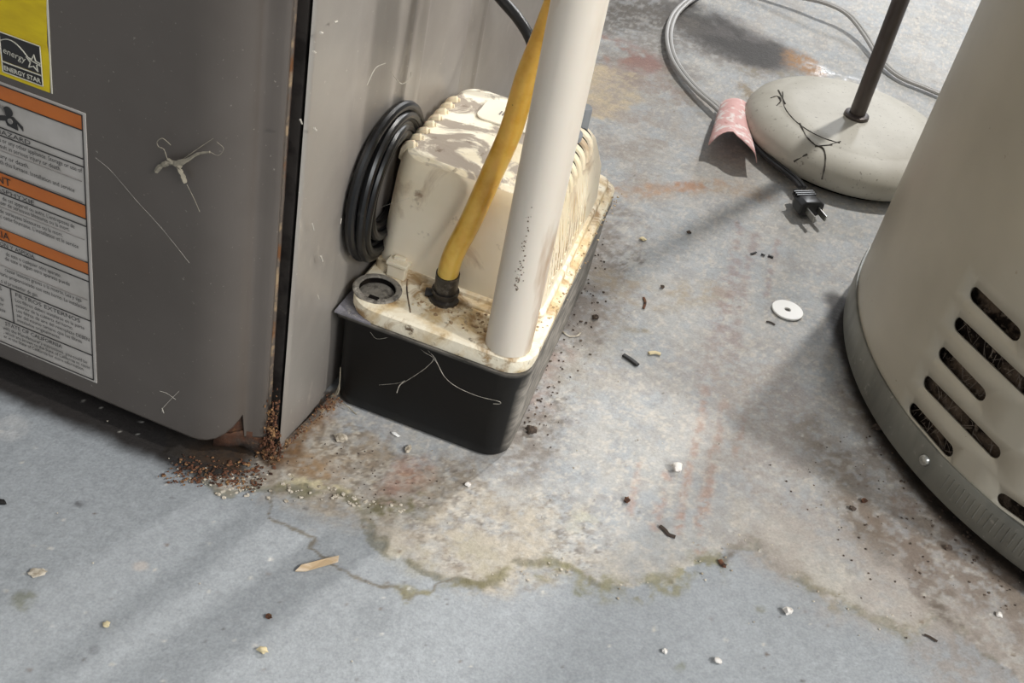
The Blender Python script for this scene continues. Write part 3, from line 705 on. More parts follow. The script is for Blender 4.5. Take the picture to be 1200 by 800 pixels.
for k in range(8):
    y = .066+k*.0103; zs_ = (.160, .165, .1685, .171, .1728)
    P = [(surf(-1, y, z)-.0002, y, z) for z in zs_]; P.append((P[-1][0]+.0045, y+.001, .1742))
    mb = MB(); tube(mb, P, lambda t: .0032 if .05 < t < .95 else .0015, 8, 5); mb.build('vent_rib', M['ivory'], hous)
    mb = MB(); tube(mb, [(p[0]-.0001, p[1]+.0051, p[2]) for p in P[:-1]], .0012, 6, 5); mb.build('vent_slot', M['rustlip'], hous)
# fine grooves and small slits down the right wall
mb = MB()
for k in range(14):
    y = .06+k*.0075; tube(mb, [(surf(1, y, z)+.0001, y, z) for z in (.102, .125, .15)], .00035, 4, 2)
mb.build('wall_groove', M['lid'], hous)
mb = MB()
for k in range(9): y = .06+k*.0105; box(mb, surf(1, y, .108)-.0005, surf(1, y, .108)+.0005, y, y+.004, .106, .1085)
mb.build('wall_slit', M['ivory'], hous)
# latch clip
mb = MB(); box(mb, -.1165, -.1035, .0375, .0455, .0902, .1010); box(mb, -.1175, -.1025, .0365, .0450, .0995, .1025); clip = bevel(mb.build('latch_clip', M['ivory'], pump), .0008)
mb = MB(); box(mb, -.1140, -.1060, .0405, .0440, .1020, .1048); bevel(mb.build('latch_tab', M['ivory'], clip), .0006)
# rating sticker on the top with faint approval marks
mb = MB(); q = rr(-.100, -.058, .122, .152, .006, 5); mb.add([(a, b, .1762) for a, b in q]+[(a, b, .1752) for a, b in q], [tuple(range(len(q)))]+[(i, (i+1) % len(q), (i+1) % len(q)+len(q), i+len(q)) for i in range(len(q))])
st = mb.build('rating_sticker', M['stick'], topc, smooth=False)
mb = MB()
def ring2(cx, cy, r, w_):
    n = 20; mb.add([(cx+q_*math.cos(2*math.pi*k/n), cy+q_*math.sin(2*math.pi*k/n), .1765) for q_ in (r, r-w_) for k in range(n)], [(k, (k+1) % n, n+(k+1) % n, n+k) for k in range(n)])
ring2(-.083, .145, .0032, .0007)
for k in range(3): box(mb, -.087+.002*k, -.086+.002*k, .1335, .139, .1763, .1765)
box(mb, -.080, -.074, .134, .1345, .1763, .1765); box(mb, -.080, -.075, .137, .1375, .1763, .1765); box(mb, -.0842, -.0818, .1448, .1454, .1763, .1766)
# (kept as a sub-mark of the sticker's parent so that nothing goes a fourth level deep)
mb.build('approval_mark', M['inkgrey'], topc, smooth=False)
# grey discharge fittings on the rear of the cover
mb = lathe([(0, .020), (.0055, .020), (.0065, .0185), (.0065, .004), (.009, .004), (.009, 0)], 20, (-.038, .138, .1742)); o = mb.build('threaded_fitting', M['greyknob'], pump); tag(o, label='grey fitting half hidden behind the white pipe')
mb = lathe([(0, .018), (.005, .018), (.0055, .016), (.0055, 0)], 20, (-.036, .160, .170)); mb.build('threaded_fitting', M['greyknob'], pump)
# barbed outlet under the tube
BT = Vector((-.0738, .0345, .0900))
mb = lathe([(0, .0), (.0098, 0), (.0098, .0025), (.0078, .0035), (.0078, .0060), (.0090, .0065), (.0090, .0085), (.006, .009), (.006, .016), (0, .016)], 24, BT); mb.build('outlet_barb', M['sleeve'], lid)
mb = MB(); tube(mb, [(-.0738-.006, .034, .0925), (-.0738-.0125, .033, .0922)], .0032, 8, smooth=False); mb.build('clamp_lug', M['sleeve'], lid)
# dirt mounds on the lid
mb = MB()
for k in range(140):
    a = rng.uniform(); x_ = -.09+.08*a; y_ = .026+rng.normal()*.008+.004*math.sin(8*a)
    if y_ > .042 or y_ < .002: continue
    blob(mb, (x_, y_, .0902), rng.uniform(.0006, .0018), (1, 1, .5), 2000+k)
for k in range(90):
    blob(mb, (rng.uniform(-.006, -.001)-.010*rng.uniform(), rng.uniform(.03, .235), .0902), rng.uniform(.0004, .0012), (1, 1, .5), 3000+k)
o = mb.build('lid_debris', mat('lid_crumbs', 'cdbb9a', .9, 0, [(200, '93795a', .45, .55)]), pump, smooth=False); tag(o, kind='stuff')

# ------------------------------------------------------------------ white drain pipe and amber tube
Pw = lambda x, y, z: pump_M @ Vector((x, y, z))
pump_M = Matrix.Translation(PO) @ Matrix.Rotation(PY, 4, 'Z')
b0 = Pw(-.0219, .0150, .0905)
top = b0+Vector((-.012, .004, .80))
pipe = empty('drain_pipe', b0, label='white plastic drain pipe standing in the front right of the pump lid', cat='pipe')
mb = MB(); tube(mb, [Vector((0, 0, 0)), (top-b0)*.33, (top-b0)*.66, top-b0], .0147, 40, 4)
mb.build('pipe_wall', M['pvc'], pipe)
mb = MB(); rnd = random.Random(3)
for k in range(60):
    h = .050+abs(rnd.gauss(0, .028)); a = R(-98)+rnd.gauss(0, .07); c = (top-b0)*(h/.8)
    blob(mb, c+Vector((math.cos(a), math.sin(a), 0))*.0147, rnd.uniform(.0002, .0006), (1, 1, 1), k)
o = mb.build('dirt_spatter', M['pvcspot'], pipe, smooth=False); tag(o, kind='stuff', label='brown dirt specks on the pipe front')
t0 = Pw(-.0738, .0345, .0990)
tp_ = [t0, ony(525, 320, .607), ony(532, 297, .608), ony(552, 258, .610), ony(578, 200, .613), ony(599, 152, .6145), ony(617, 92, .617), ony(636, 45, .6185), ony(653, 0, .620), ony(680, -75, .623)]
tp_.append(tp_[-1]+Vector((.02, .01, .10)))
tube_e = empty('amber_drain_tube', t0, label='yellowed clear vinyl tube rising from the pump lid behind the white pipe', cat='tube')
mb = MB(); tube(mb, [p-t0 for p in tp_], .0069, 20, 8); mb.build('tube_wall', M['amber'], tube_e)
mb = MB(); tube(mb, [Vector((0, 0, -.003)), (tp_[1]-t0)*.4, (tp_[1]-t0)*.8, (tp_[1]-t0)*1.02], .0077, 20, 6); o = mb.build('grimy_end', M['sleeve'], tube_e); tag(o, label='blackened grimy lower end of the tube')
mb = MB(); blob(mb, ony(610, 107, .6105)-t0, .0009, (1, 1, 1), 4); mb.build('dark_fleck', M['twigblack'], tube_e)

# ------------------------------------------------------------------ coiled cable between furnace and pump
FM = Matrix.Translation(FO) @ Matrix.Rotation(FY_, 4, 'Z')
coil = empty('coiled_cable', FM @ Vector((SX+.008, SY+.08, .09)), label='coil of black cable wedged between furnace side and pump housing', cat='cable')
Mi = Matrix.Translation(-coil.location)
for k, (off, cy, cz, r) in enumerate(((.0036, .110, .1500, .0505), (.0078, .112, .1460, .0475), (.0040, .112, .1490, .0430), (.0100, .112, .1440, .0415), (.0042, .112, .1530, .0360), (.0095, .112, .1480, .0340), (.0045, .112, .1500, .0300))):
    P = []
    for i in range(33):
        a = 2*math.pi*i/32
        P.append(Mi @ (FM @ Vector((SX+.0036+(off-.0036)*(.5-.5*math.cos(a))*(1 if math.cos(a) < .3 else .6)+.0006*math.sin(a*2+k), SY+cy+r*math.cos(a)*.98, cz+r*math.sin(a)))))
    mb = MB(); tube(mb, P, .0032, 10, 3); mb.build('cable_loop', M['black'], coil)
kp = [ony(548, -60, .80), ony(570, -22, .79), ony(590, 2, .78), ony(608, 23, .772), ony(622, 47, .765), ony(631, 80, .76), Pw(-.055, .17, .19), Pw(-.055, .175, .1735)]
kc = empty('power_cable', kp[-1], label='thick black cable looping down behind the amber tube to the pump top', cat='cable')
mb = MB(); tube(mb, [p-kp[-1] for p in kp], .0040, 14, 8); mb.build('cable_sheath', M['black'], kc)

# ------------------------------------------------------------------ water heater
HCx, HCy, HRr = .5336, .7800, .2720
wh = empty('water_heater', (HCx, HCy, 0), label='round beige water heater with vent slots and a galvanised base band', cat='water heater')
ZS0, ZS1 = .030, 1.35
def cap(t0, t1, z, h=.0053, n=8):
    x0 = R(t0)*HRr; x1 = R(t1)*HRr
    return [(x0+h*math.cos(a), z+h*math.sin(a)) for a in [R(90+180*i/n) for i in range(n+1)]]+[(x1+h*math.cos(a), z+h*math.sin(a)) for a in [R(-90+180*i/n) for i in range(n+1)]]
dth = math.degrees(.0053/HRr)
slots = []
rows = [.0455, .0712, .0975, .1235, .1490]
for k, z in enumerate(rows):
    long_ = k in (1, 3)
    slots.append(cap(204.6+dth*.6, (220.2 if long_ else 214.2)-dth*.6, z+.001))
    slots.append(cap((223.2 if k == 0 else 227.5 if k == 1 else 224.5)+dth, 239, z+.001))
    for c0_ in (250, 276, 302): slots.append(cap(c0_, c0_+(16 if long_ else 10), z+.001))
OUT = [(R(a)*HRr, ZS0) for a in range(90, 451, 3)]+[(R(a)*HRr, ZS1) for a in range(450, 89, -3)]
grid = []
for a in range(93, 448, 3):
    for z in (.036, .058, .084, .1105, .136, .165, .20, .26, .34, .5, .8, 1.1):
        if not any(abs(z-zz) < .0085 for zz in rows) or not (198 < a < 325): grid.append((R(a)*HRr, z))
v2, f2 = plate(OUT, slots, grid)
mb = MB(); mb.add([(HRr*math.cos(p[0]/HRr), HRr*math.sin(p[0]/HRr), p[1]) for p in v2], [tuple(f) for f in f2])
jack = mb.build('outer_jacket', M['heater'], wh, auto=0)
bm = bmesh.new(); bm.from_mesh(jack.data); bmesh.ops.remove_doubles(bm, verts=bm.verts, dist=1e-5)
for f in bm.faces:
    c = f.calc_center_median()
    if f.normal.dot(Vector((c.x, c.y, 0))) < 0: f.normal_flip()
bm.to_mesh(jack.data); bm.free(); jack.data.shade_smooth()
s_ = jack.modifiers.new('thick', 'SOLIDIFY'); s_.thickness = .0016; s_.offset = -1
lathe([(HRr-.0062, .012), (HRr-.0062, .6)], 96).build('inner_insulation', M['heater_in'], wh)
mb = lathe([(.0, ZS1), (.10, ZS1+.012), (.25, ZS1+.006), (HRr, ZS1-.001)], 96); mb.build('top_cap', M['heater'], wh)
mb = lathe([(HRr-.001, .012), (HRr+.0016, .0115), (HRr+.0022, .013), (HRr+.0022, .0385), (HRr+.0016, .0400), (HRr-.001, .0400)], 160); band = mb.build('base_band', M['galv'], wh, auto=50)
tag(band, label='grey galvanised band around the heater foot')
a = R(211.6); mb = MB()
n_ = Vector((math.cos(a), math.sin(a), 0)); c = n_*(HRr+.0022)+Vector((0, 0, .0275))
e1 = Vector((-n_.y, n_.x, 0)); e2 = Vector((0, 0, 1)); vs = []; N_ = 16
for rr_, hh in ((.0046, 0), (.0046, .0008), (.0036, .0024), (.0018, .0030)): vs += [c+n_*hh+(e1*math.cos(2*math.pi*k/N_)+e2*math.sin(2*math.pi*k/N_))*rr_ for k in range(N_)]
mb.add(vs, [(i*N_+k, i*N_+(k+1) % N_, (i+1)*N_+(k+1) % N_, (i+1)*N_+k) for i in range(3) for k in range(N_)]+[tuple(3*N_+k for k in range(N_))]); mb.build('band_screw', M['screw'], band)
for a_ in range(216, 262, 1):     # pressed ribs on the band
    n_ = Vector((math.cos(R(a_)), math.sin(R(a_)), 0)); e1 = Vector((-n_.y, n_.x, 0))
    if a_ == 216: mb = MB()
    p = n_*(HRr+.0020); tube(mb, [p+Vector((0, 0, .020)), p+e1*.0006+Vector((0, 0, .034))], .0007, 5, smooth=False)
mb.build('pressed_ribs', M['galv'], band)
mb = lathe([(HRr-.012, 0), (HRr-.012, .013)], 96); mb.build('base_ring', M['dark'], wh)
mb = MB(); rnd = random.Random(9)
for sidx, (t0_, t1_, z) in enumerate(((204, 215, rows[0]), (204, 221, rows[1]), (204, 215, rows[2]), (204, 221, rows[3]))):
    for k in range(26):
        a = R(rnd.uniform(t0_, t1_)); b = a+R(rnd.uniform(-2, 2)); r_ = HRr-rnd.uniform(.003, .0055)
        p0 = Vector((r_*math.cos(a), r_*math.sin(a), z+rnd.uniform(-.007, .007))); p2 = Vector((r_*math.cos(b), r_*math.sin(b), z+rnd.uniform(-.007, .007)))
        tube(mb, [p0, (p0+p2)/2+Vector((0, 0, rnd.uniform(-.001, .001))), p2], rnd.uniform(.0001, .00028), 4, 3)
o = mb.build('slot_cobweb', mat('dark_web', '7b7066', .95, spec=.1), wh, smooth=False); tag(o, kind='stuff', label='dusty web strands inside the slots')

# ------------------------------------------------------------------ pole on weighted base
LB = Vector((.2917, 1.1354, 0))
ls = empty('pole_stand', LB, label='dark metal pole standing on a round cream weighted base', cat='stand')
rim = [(0, .0048), (.100, .0048), (.1045, .0058), (.1085, .0095), (.1105, .015), (.1100, .021), (.1065, .0275), (.1000, .0330), (.092, .0368), (.084, .0388), (.0795, .0394), (.0788, .0398), (.060, .0402), (0, .0404)]
base = lathe(rim, 96).build('weighted_base', M['base'], ls, auto=0); tag(base, label='cream domed base with dark scuffs')
lathe([(0, 0), (.096, 0), (.097, .0050), (0, .0052)], 64).build('felt_pad', M['dark'], ls)
mb = lathe([(.0, .0403), (.0125, .0403), (.0130, .042), (.0125, .0440), (.0100, .0448), (.0, .0448)], 32); mb.build('pole_collar', M['pole'], ls)
mb = MB(); tube(mb, [(0, 0, .042), (-.012, .002, .75), (-.026, .004, 1.5)], .0082, 24, 4); mb.build('pole', M['pole'], ls)
mb = lathe([(0, 1.5), (.02, 1.5), (.09, 1.49), (.11, 1.47), (.0, 1.62)], 32, (-.026, .004, 0)); mb.build('pole_head', M['pole'], ls)
# scuffs on the base: thin dark crust lines lying on its curve
def base_z(r):
    for (r1, z1), (r2, z2) in zip(rim[3:-1], rim[4:]):
        if min(r1, r2) <= r <= max(r1, r2) and r1 != r2: return z1+(z2-z1)*(r-r1)/(r2-r1)
    return .04
def base_pt(px, py):
    z = .035
    for _ in range(12):
        p = onz(px, py, z); r = math.hypot(p.x-LB.x, p.y-LB.y); z = .6*z+.4*base_z(min(r, .1105))
    return Vector((p.x-LB.x, p.y-LB.y, z+.0003))
mb = MB()
for P, w_ in (([(917, 108), (919, 125), (931, 141), (947, 153), (965, 162), (984, 168)], .0010), ([(937, 145), (945, 160), (955, 170), (965, 175), (967, 190), (964, 208)], .0016), ([(903, 115), (911, 113), (915, 118), (910, 124)], .0016), ([(946, 181), (932, 185)], .0016), ([(972, 170), (985, 166)], .0008), ([(955, 172), (975, 170)], .0012), ([(912, 106), (920, 122)], .0012)):
    rn = random.Random(len(P)); tube(mb, [base_pt(*p) for p in P], (lambda t, w_=w_, rn=rn: w_*rn.uniform(.2, .75)), 5, 4)
o = mb.build('scuff_marks', M['grime'], base); tag(o, kind='stuff')

# ------------------------------------------------------------------ cords
def flat_cord(name, pts, zf, r, m1, m2, parent, gap=1.0):
    """two conductors side by side"""
    P = [onz(px, py) + Vector((0, 0, zf(i/(len(pts)-1)))) for i, (px, py) in enumerate(pts)]
    Q = catmull(P, 6); A = []; B = []
    for i, p in enumerate(Q):
        T = (Q[min(i+1, len(Q)-1)]-Q[max(i-1, 0)]).normalized(); s = Vector((-T.y, T.x, 0)).normalized()*r*gap
        A.append(p+s-parent.location); B.append(p-s-parent.location)
    mb = MB(); tube(mb, A, r, 8, smooth=False); mb.build(name, m1, parent)
    mb = MB(); tube(mb, B, r, 8, smooth=False); mb.build(name, m2, parent)
pc = empty('plug_cord', onz(862, 150), label='two-wire power cord with a pink paper tag and black plug on the floor', cat='cord')
path = [(1010, -260), (930, -110), (862, -40), (823, -6), (800, 11), (787, 27), (782, 50), (789, 78), (811, 108), (838, 134), (862, 158)]
flat_cord('conductor', path, lambda t: .0065 if t < .9 else .008, .0024, M['cord'], M['cord'], pc)
path2 = [(862, 158), (880, 177), (896, 194), (914, 209), (928, 221), (936, 231)]
flat_cord('conductor', path2, lambda t: .009+.002*t, .0024, M['cordblack'], M['cordblack'], pc)
# plug
pa = onz(934, 226, .011); pb = onz(955, 250, .011); d = (pb-pa); d.z = 0; Lp = d.length; ang = math.atan2(d.y, d.x)
PM = Matrix.Translation(pa-pc.location) @ Matrix.Rotation(ang, 4, 'Z')
mb = MB(); vs = []; fs = []
ks = [(-.002, .0040, .0035), (.004, .0050, .0045), (.010, .0100, .0055), (.016, .0125, .0075), (.0275, .0130, .0080), (.029, .0120, .0070)]
for x_, hw, hh in ks: vs += [PM @ Vector((x_, a*hw, b*hh)) for a, b in ((-1, -.6), (-.6, -1), (.6, -1), (1, -.6), (1, .6), (.6, 1), (-.6, 1), (-1, .6))]
for i in range(len(ks)-1):
    for k in range(8): fs.append((i*8+k, i*8+(k+1) % 8, (i+1)*8+(k+1) % 8, (i+1)*8+k))
fs += [tuple(range(8)), tuple((len(ks)-1)*8+k for k in range(8))]
plug = bevel(mb.add(vs, fs).build('plug', M['cordblack'], pc, auto=30), .0008)
for s in (-1, 1):
    mb = MB(); box(mb, .029, .044, s*.0064-.0008, s*.0064+.0008, -.003, .003, PM); bevel(mb.build('prong', M['brass'], plug), .0004)
for x_ in (.008, .011, .014):
    mb = MB(); box(mb, x_-.0006, x_+.0006, -.0105, .0105, .004, .0078, PM); mb.build('grip_ridge', M['cordblack'], plug)
# pink tag: a curled paper wrapped over the cord
ta = onz(864, 114, .020); tb = onz(862, 158, .022); ax = (tb-ta); ax.z = 0; ax_l = ax.length; ax.normalize(); sd = Vector((-ax.y, ax.x, 0))
vs = []; fs = []; nu, nv_ = 14, 16
for j in range(nv_+1):
    v = j/nv_; wd = .016+.010*v
    for i in range(nu+1):
        u = i/nu*2-1; a = u*1.25
        h = .020*math.cos(a*.95)+.0035*math.sin(v*7+u*2)*.5
        off = wd*math.sin(a)*1.0
        ln = v*(ax_l+.016)*(1+.18*max(0, u))+(.004*math.sin(u*5) if j == nv_ else 0)
        p = ta+ax*ln+sd*off; p.z = .004+max(0, h)*(.75+.45*v)+(.003*v if u < 0 else 0)
        vs.append(p-pc.location)
for j in range(nv_):
    for i in range(nu): n = nu+1; fs.append((j*n+i, j*n+i+1, (j+1)*n+i+1, (j+1)*n+i))
o = MB().add(vs, fs).build('paper_tag', M['tagpink'], pc, auto=0); o.modifiers.new('thick', 'SOLIDIFY').thickness = .0005; tag(o, label='crumpled pink and white paper tag')
c2 = empty('extension_cord', onz(1035, 80), label='grey cord on the floor curving behind the dark pole', cat='cord')
flat_cord('conductor', [(800, -40), (850, -14), (890, -2), (930, 10), (962, 22), (988, 33), (1010, 51), (1030, 76), (1052, 94), (1080, 106), (1110, 118), (1150, 130), (1210, 150)], lambda t: .005+.016*math.exp(-((t-.35)/.16)**2), .0023, M['cord'], M['cord'], c2)

# ------------------------------------------------------------------ cobwebs
def fplane(px, py, off):
    """point just off the furnace door"""
    n = Vector((-math.sin(FY_), math.cos(FY_), 0)); o = FO-n*off
    d = CX*((px-600)/FPX)+CY*((py-400)/FPX)+fwd; C = Vector((0, 0, CAM_H)); return C+d*(((o-C).dot(n))/(d.dot(n)))
def sideplane(px, py, off):
    n = Vector((math.cos(FY_), math.sin(FY_), 0)); o = FO+n*(SX+off)
    d = CX*((px-600)/FPX)+CY*((py-400)/FPX)+fwd; C = Vector((0, 0, CAM_H)); return C+d*(((o-C).dot(n))/(d.dot(n)))
def tankplane(px, py, off=.0015):
    n = Vector((-math.sin(PY), math.cos(PY), 0)); o = Vector(PO)-n*(off-.003)
    d = CX*((px-600)/FPX)+CY*((py-400)/FPX)+fwd; C = Vector((0, 0, CAM_H)); return C+d*(((o-C).dot(n))/(d.dot(n)))
def web(strands, fn, label, m, rs=1.0, lump=0):
    mb = MB(); rn = random.Random(5)
    for P, r_ in strands:
        r_ = tuple(.75*q for q in r_) if isinstance(r_, tuple) else (r_*.4 if m is M['web'] else r_*.8)
        if isinstance(r_, tuple): f = (lambda t, a=r_[0], b=r_[1]: (a+(b-a)*t)*rn.uniform(.7, 1.2))
        else: f = (lambda t, r_=r_: r_*rn.uniform(.6, 1.2))
        tube(mb, [fn(*p) for p in P], f, 5, 5)
    o = mb.build('cobweb', m); c = sum((v.co for v in o.data.vertices), Vector())/len(o.data.vertices)
    for v in o.data.vertices: v.co -= c
    o.location = c; tag(o, label=label, cat='cobweb', kind='stuff' if 'scattered' in label else None); return o
web([([(183, 201), (188, 195), (196, 191), (204, 191), (212, 195)], (.0016, .0022)), ([(196, 186), (205, 192), (212, 202), (217, 214)], (.0010, .0019)), ([(206, 192), (220, 187), (232, 180), (246, 178)], (.0022, .0007)),
     ([(196, 186), (192, 175), (186, 172), (184, 166), (190, 162), (196, 166), (200, 170)], .0003), ([(215, 186), (235, 172), (250, 162)], .00025), ([(246, 178), (256, 182), (262, 174), (254, 166)], .0002), ([(219, 216), (228, 234), (234, 248)], .0002)],
    lambda x, y: fplane(x, y, .0035), 'tan cobweb clump with stubby arms stuck to the furnace door', M['web2'])
web([([(112, 185), (130, 200), (160, 235), (190, 268), (222, 308)], .00016)], lambda x, y: fplane(x, y, .0015), 'long single cobweb thread slanting across the furnace door beside the warning sticker', M['web'])
web([([(187, 458), (196, 461), (206, 468)], .0003), ([(210, 458), (200, 468), (191, 478), (190, 483)], .0004), ([(190, 478), (192, 484)], .0007)], lambda x, y: fplane(x, y, .0015), 'small white cobweb near the bottom edge of the furnace door', M['web'])
web([([(495, 402), (503, 412), (510, 420), (520, 440), (535, 453), (560, 464), (584, 470), (586, 473), (578, 473)], .0004), ([(488, 405), (498, 413), (508, 420), (500, 430), (486, 440), (470, 450)], .00035), ([(474, 446), (468, 452), (465, 460)], .0007), ([(444, 451), (465, 449), (475, 446)], .00022), ([(434, 389), (442, 397), (460, 394)], .00025), ([(508, 420), (512, 425), (520, 440)], .0004)],
    tankplane, 'branching white cobweb on the black front of the pump tank', M['web'])
web([([(383, 467), (394, 470), (404, 474), (414, 482), (420, 488), (422, 490)], (.0003, .0009)), ([(388, 464), (396, 460), (398, 448), (399, 430)], (.0011, .0003)), ([(398, 449), (393, 462), (388, 466)], .0006)], lambda x, y: tankplane(x, y, .004), 'dusty cobweb at the lower left corner of the pump tank', M['web2'])
web([([(424, 250), (440, 245), (460, 238), (480, 232)], .00014), ([(372, 270), (400, 258), (424, 249)], .00014)], lambda x, y: tankplane(x, y, -.02), 'fine cobweb thread strung from furnace side to pump housing', M['web'])
web([([(367, 60), (370, 62)], .0012), ([(392, 26), (395, 25)], .0012), ([(375, 38), (378, 39)], .0014), ([(430, 100), (440, 80), (452, 74)], .0006), ([(458, 84), (470, 98), (480, 92), (482, 84)], .0006), ([(352, 140), (354, 145)], .0012), ([(368, 150), (371, 153)], .0014), ([(366, 262), (368, 270)], .0009), ([(376, 300), (378, 306)], .0012), ([(399, 262), (400, 256)], .001), ([(372, 345), (374, 350)], .0010)],
    lambda x, y: sideplane(x, y, .0045), 'scattered pale lint and web wisps clinging to the furnace side panel', M['web'])

# ------------------------------------------------------------------ loose things on the floor
def on_floor(px, py, z=0): return onz(px, py, z)
def solid(name, loc, vs_fs, m, label, cat, rz=0, **k):
    mb = vs_fs; o = mb.build(name, m, None, **k); o.location = loc; o.rotation_euler = (0, 0, rz); tag(o, label=label, cat=cat); return o
wv = []
n = 40; mb = MB()
ro, ri, h = .0134, .0028, .0016
prf = [(ri, 0), (ro-.0003, 0), (ro, .0004), (ro, h-.0004), (ro-.0004, h), (ri, h), (ri, 0)]
mb = lathe(prf, n)
solid('washer', on_floor(922.3, 364.6)+Vector((0, 0, .0004)), mb, M['white'], 'white plastic washer with a small centre hole on the floor', 'washer')
def bit(name, px, py, r, sq, m, label, cat, seed, ang=None, sub=2, group=None):
    mb = MB(); blob(mb, (0, 0, 0), r, sq, seed, sub, Matrix.Rotation(ang or 0, 3, 'Z')); o = mb.build(name, m, None, smooth=(sub > 1), auto=50)
    zmin = min(v.co.z for v in o.data.vertices); p = on_floor(px, py); o.location = (p.x, p.y, -zmin*.92); tag(o, label=label, cat=cat, group=group); return o
def stick(name, pts, r, m, label, cat, z=.0012, flatn=.5):
    P = [on_floor(*p) for p in pts]; c = sum(P, Vector())/len(P); c.z = 0
    mb = MB(); tube(mb, [p-c+Vector((0, 0, z)) for p in P], r, 7, 4)
    for v in mb.v: v.z = z+(v.z-z)*flatn
    o = mb.build(name, m); o.location = c; zmin = min(v.co.z for v in o.data.vertices); o.location.z = -zmin+.0001; tag(o, label=label, cat=cat); return o
bit('pebble', 792, 551, .0043, (1, .8, .8), M['pebble'], 'largest white pebble, mid floor right of the pump', 'pebble', 12, .6)
bit('pebble', 922, 718, .0030, (1, .9, .8), M['pebble'], 'grey-white pebble on clean blue-grey paint below the flaked edge', 'pebble', 14, .2)
bit('pebble', 841, 776, .0024, (1, 1, .7), M['pebble'], 'tiny white pebble nearest the bottom right edge of the picture', 'pebble', 15)
bit('pebble', 779, 764, .0018, (1, 1, .7), M['pebble'], 'tiny pale pebble left of the one at the bottom edge', 'pebble', 16)
bit('pebble', 548, 569, .0018, (1, 1, .7), M['pebble'], 'small white pebble just below the front right corner of the pump tank', 'pebble', 17)
bit('pebble', 308, 763, .0026, (1.2, .8, .6), M['seed'], 'cream pebble at the bottom left on blue-grey paint', 'pebble', 18)
bit('pebble', 125, 733, .0022, (1, .9, .6), M['seed'], 'small cream pebble on paint, lower left', 'pebble', 19)
bit('paint_chip', 43, 672, .0040, (1.3, .8, .25), M['chip'], 'ragged pale chip on the floor at the far left below the furnace', 'chip', 20, .4)
bit('paint_chip', 1170, 721, .0024, (1, 1, .5), M['pebble'], 'white chip on brown dirt below the water heater', 'chip', 21)
bit('paint_chip', 478, 527, .0028, (.7, 1.3, .5), M['chip'], 'pale flake on the pinkish stain in front of the pump tank', 'chip', 22)
bit('paint_chip', 463, 509, .0022, (1.6, .7, .3), M['white'], 'flat white flake beside the base of the pump tank', 'chip', 23, -.4)
bit('crumb', 399, 516, .0036, (1.2, .9, .7), M['chip'], 'tan crumb of plaster in front of the left end of the pump tank', 'crumb', 24)
bit('crumb', 766, 293, .0001, (1, 1, 1), M['seed'], 'tiny cream crumb', 'crumb', 25) if False else None
bit('crumb', 753, 281, .0030, (1, .8, .4), M['seed'], 'cream crumb on the floor right of the rear of the pump', 'crumb', 26)
bit('crumb', 807, 273, .0024, (1, .8, .5), M['dirtbit'], 'dark crumb in the pole shadow between pump and stand', 'crumb', 27)
bit('crumb', 776, 337, .0022, (1, .9, .6), M['dirtbit'], 'dark crumb at the edge of the tan stain right of the pump', 'crumb', 28)
bit('crumb', 697, 373, .0030, (1, .7, .7), M['dirtbit'], 'dark crumb in the dirt strip beside the pump tank', 'crumb', 29)
bit('crumb', 734, 587, .0026, (.8, 1, .6), M['rustbit'], 'orange crumb on the floor left of the rust runs', 'crumb', 30)
bit('crumb', 315, 723, .0020, (1, .8, .5), M['rustbit'], 'reddish crumb below the wood splinter', 'crumb', 31)
bit('crumb', 1012, 588, .0024, (1, .8, .6), M['rustbit'], 'red-brown crumb on the painted shadow smear by the water heater', 'crumb', 32)
bit('crumb', 998, 597, .0024, (1, .8, .7), M['dirtbit'], 'dark crumb left of the red-brown one on the painted shadow smear', 'crumb', 33)
bit('crumb', 1110, 643, .0030, (1, .6, .6), M['dirtbit'], 'dark crumb on brown dirt under the galvanised band', 'crumb', 34)
bit('crumb', 3, 590, .0024, (1, .8, .6), M['twigblack'], 'black crumb at the left edge of the floor', 'crumb', 35)
bit('crumb', 622, 506, .0034, (1.3, .8, .8), M['dirtbit'], 'dark fuzzy crumb beside the front right corner of the pump tank', 'crumb', 36)
bit('crumb', 1028, 503, .0040, (1.5, .7, .7), M['dirtbit'], 'dark fluff crumb against the foot of the water heater', 'crumb', 37, .3)
# splinter
mb = MB(); P = [on_floor(346, 670), on_floor(353, 665), on_floor(384, 657), on_floor(397, 654), on_floor(396, 659), on_floor(372, 666), on_floor(358, 670)]
c = sum(P, Vector())/7
mb.add([(p-c)+Vector((0, 0, .0004)) for p in P]+[(p-c)+Vector((0, 0, .0028 if 1 <= i <= 4 else .0012)) for i, p in enumerate(P)], [tuple(range(7))[::-1], tuple(range(7, 14))]+[(i, (i+1) % 7, 7+(i+1) % 7, 7+i) for i in range(7)])
o = mb.build('wood_splinter', M['wood'], smooth=False); o.location = c; tag(o, label='pale wood splinter lying on the grey floor in front of the furnace', cat='splinter')
stick('plastic_sliver', [(730, 417), (738, 422), (747, 429)], .0022, M['twigblack'], 'black ridged sliver on the light floor right of the pump', 'sliver', .002)
stick('seed_husk', [(760, 415), (767, 414), (774, 416)], .0018, M['seed'], 'cream seed husk beside the black sliver', 'husk')
stick('twig', [(773, 617), (779, 622), (783, 627), (791, 630)], .0015, M['twig'], 'bent brown twig on the floor above the flaked paint edge', 'twig')
stick('twig', [(754, 349), (756, 355), (754, 362)], .0011, M['rustbit'], 'short rusty brown twig on the tan stain right of the pump', 'twig')
stick('twig', [(898, 377), (903, 378), (908, 381)], .0009, M['twig'], 'tiny brown twig left of the white washer', 'twig')
stick('twig', [(658, 388), (666, 394), (676, 394), (680, 390)], .0008, M['chip'], 'curled pale bristle in the dirt beside the pump tank', 'twig')
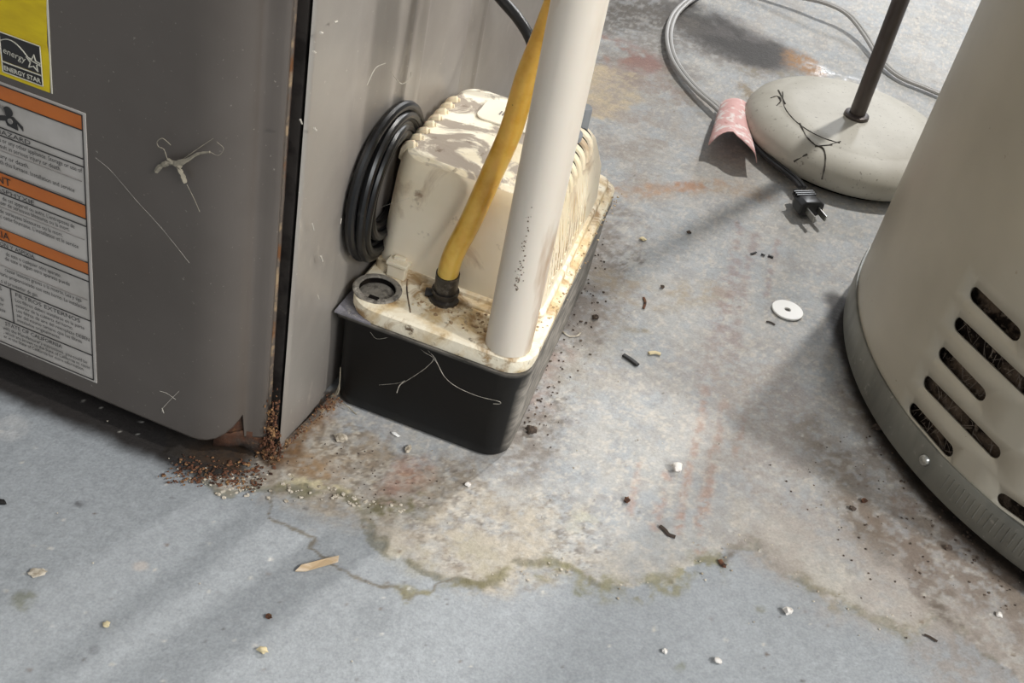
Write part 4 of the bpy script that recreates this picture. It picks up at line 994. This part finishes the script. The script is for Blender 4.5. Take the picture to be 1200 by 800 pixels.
stick('twig', [(1083, 744), (1090, 747), (1098, 752)], .0009, M['twig'], 'thin brown twig at the lower right edge of the stain', 'twig')
stick('twig', [(843, 657), (847, 663), (850, 664)], .0016, M['rustbit'], 'tan twig on the olive stain edge right of the bent one', 'twig')
stick('wire_bit', [(880, 298), (886, 296)], .0010, M['twigblack'], 'row of three black wire bits, leftmost', 'wire')
stick('wire_bit', [(892, 298), (896, 300)], .0012, M['twigblack'], 'row of three black wire bits, middle one', 'wire')
stick('wire_bit', [(900, 300), (906, 302)], .0014, M['twigblack'], 'row of three black wire bits, rightmost and thickest', 'wire')
# loose grit nobody could count
mb = MB(); rn = random.Random(21)
def scatter(n, pts, sp, rmin, rmax):
    for k in range(n):
        i = rn.randrange(len(pts)-1) if len(pts) > 1 else 0; a = rn.random()
        p0 = on_floor(*pts[i]); p1 = on_floor(*pts[min(i+1, len(pts)-1)]); p = p0.lerp(p1, a)
        blob(mb, (p.x+rn.gauss(0, sp), p.y+rn.gauss(0, sp), .0002), rn.uniform(rmin, rmax), (1, 1, .5), rn.randrange(9999))
scatter(160, [(700, 290), (672, 370), (640, 450), (615, 520)], .010, .0003, .0012)
scatter(70, [(350, 520), (420, 560), (520, 590)], .014, .0002, .0007)
scatter(90, [(1040, 520), (1100, 600), (1190, 690)], .014, .0004, .0014)
scatter(60, [(960, 560), (1060, 660)], .03, .0003, .0010)
o = mb.build('floor_grit', M['dirtbit'], smooth=False); tag(o, label='dark grit strewn along the pump, furnace corner and heater foot', cat='grit', kind='stuff')
mb = MB()
scatter(110, [(225, 548), (262, 572), (290, 572), (330, 572), (400, 578), (425, 592), (480, 595)], .005, .0004, .0016)
scatter(60, [(590, 680), (640, 660), (745, 688), (845, 660), (884, 630), (960, 694), (1060, 737)], .006, .0003, .0011)
scatter(150, [(400, 560), (600, 620), (900, 450), (1000, 650)], .10, .0002, .0007)
o = mb.build('chalk_grit', M['chip'], smooth=False); tag(o, label='pale chalky grit along the flaked paint edge', cat='grit', kind='stuff')

for o in bpy.data.objects:        # alike loose things share a group phrase
    g = {'pebble': 'small pale pebbles on the floor', 'crumb': 'crumbs scattered on the floor', 'twig': 'thin twigs and bristles on the floor', 'wire_bit': 'black wire bits between pump and stand', 'cobweb': 'cobwebs on furnace and pump', 'paint_chip': 'flat chips and flakes on the floor'}.get(o.name.split('.')[0])
    if g and not o.parent and 'category' in o: o['group'] = g
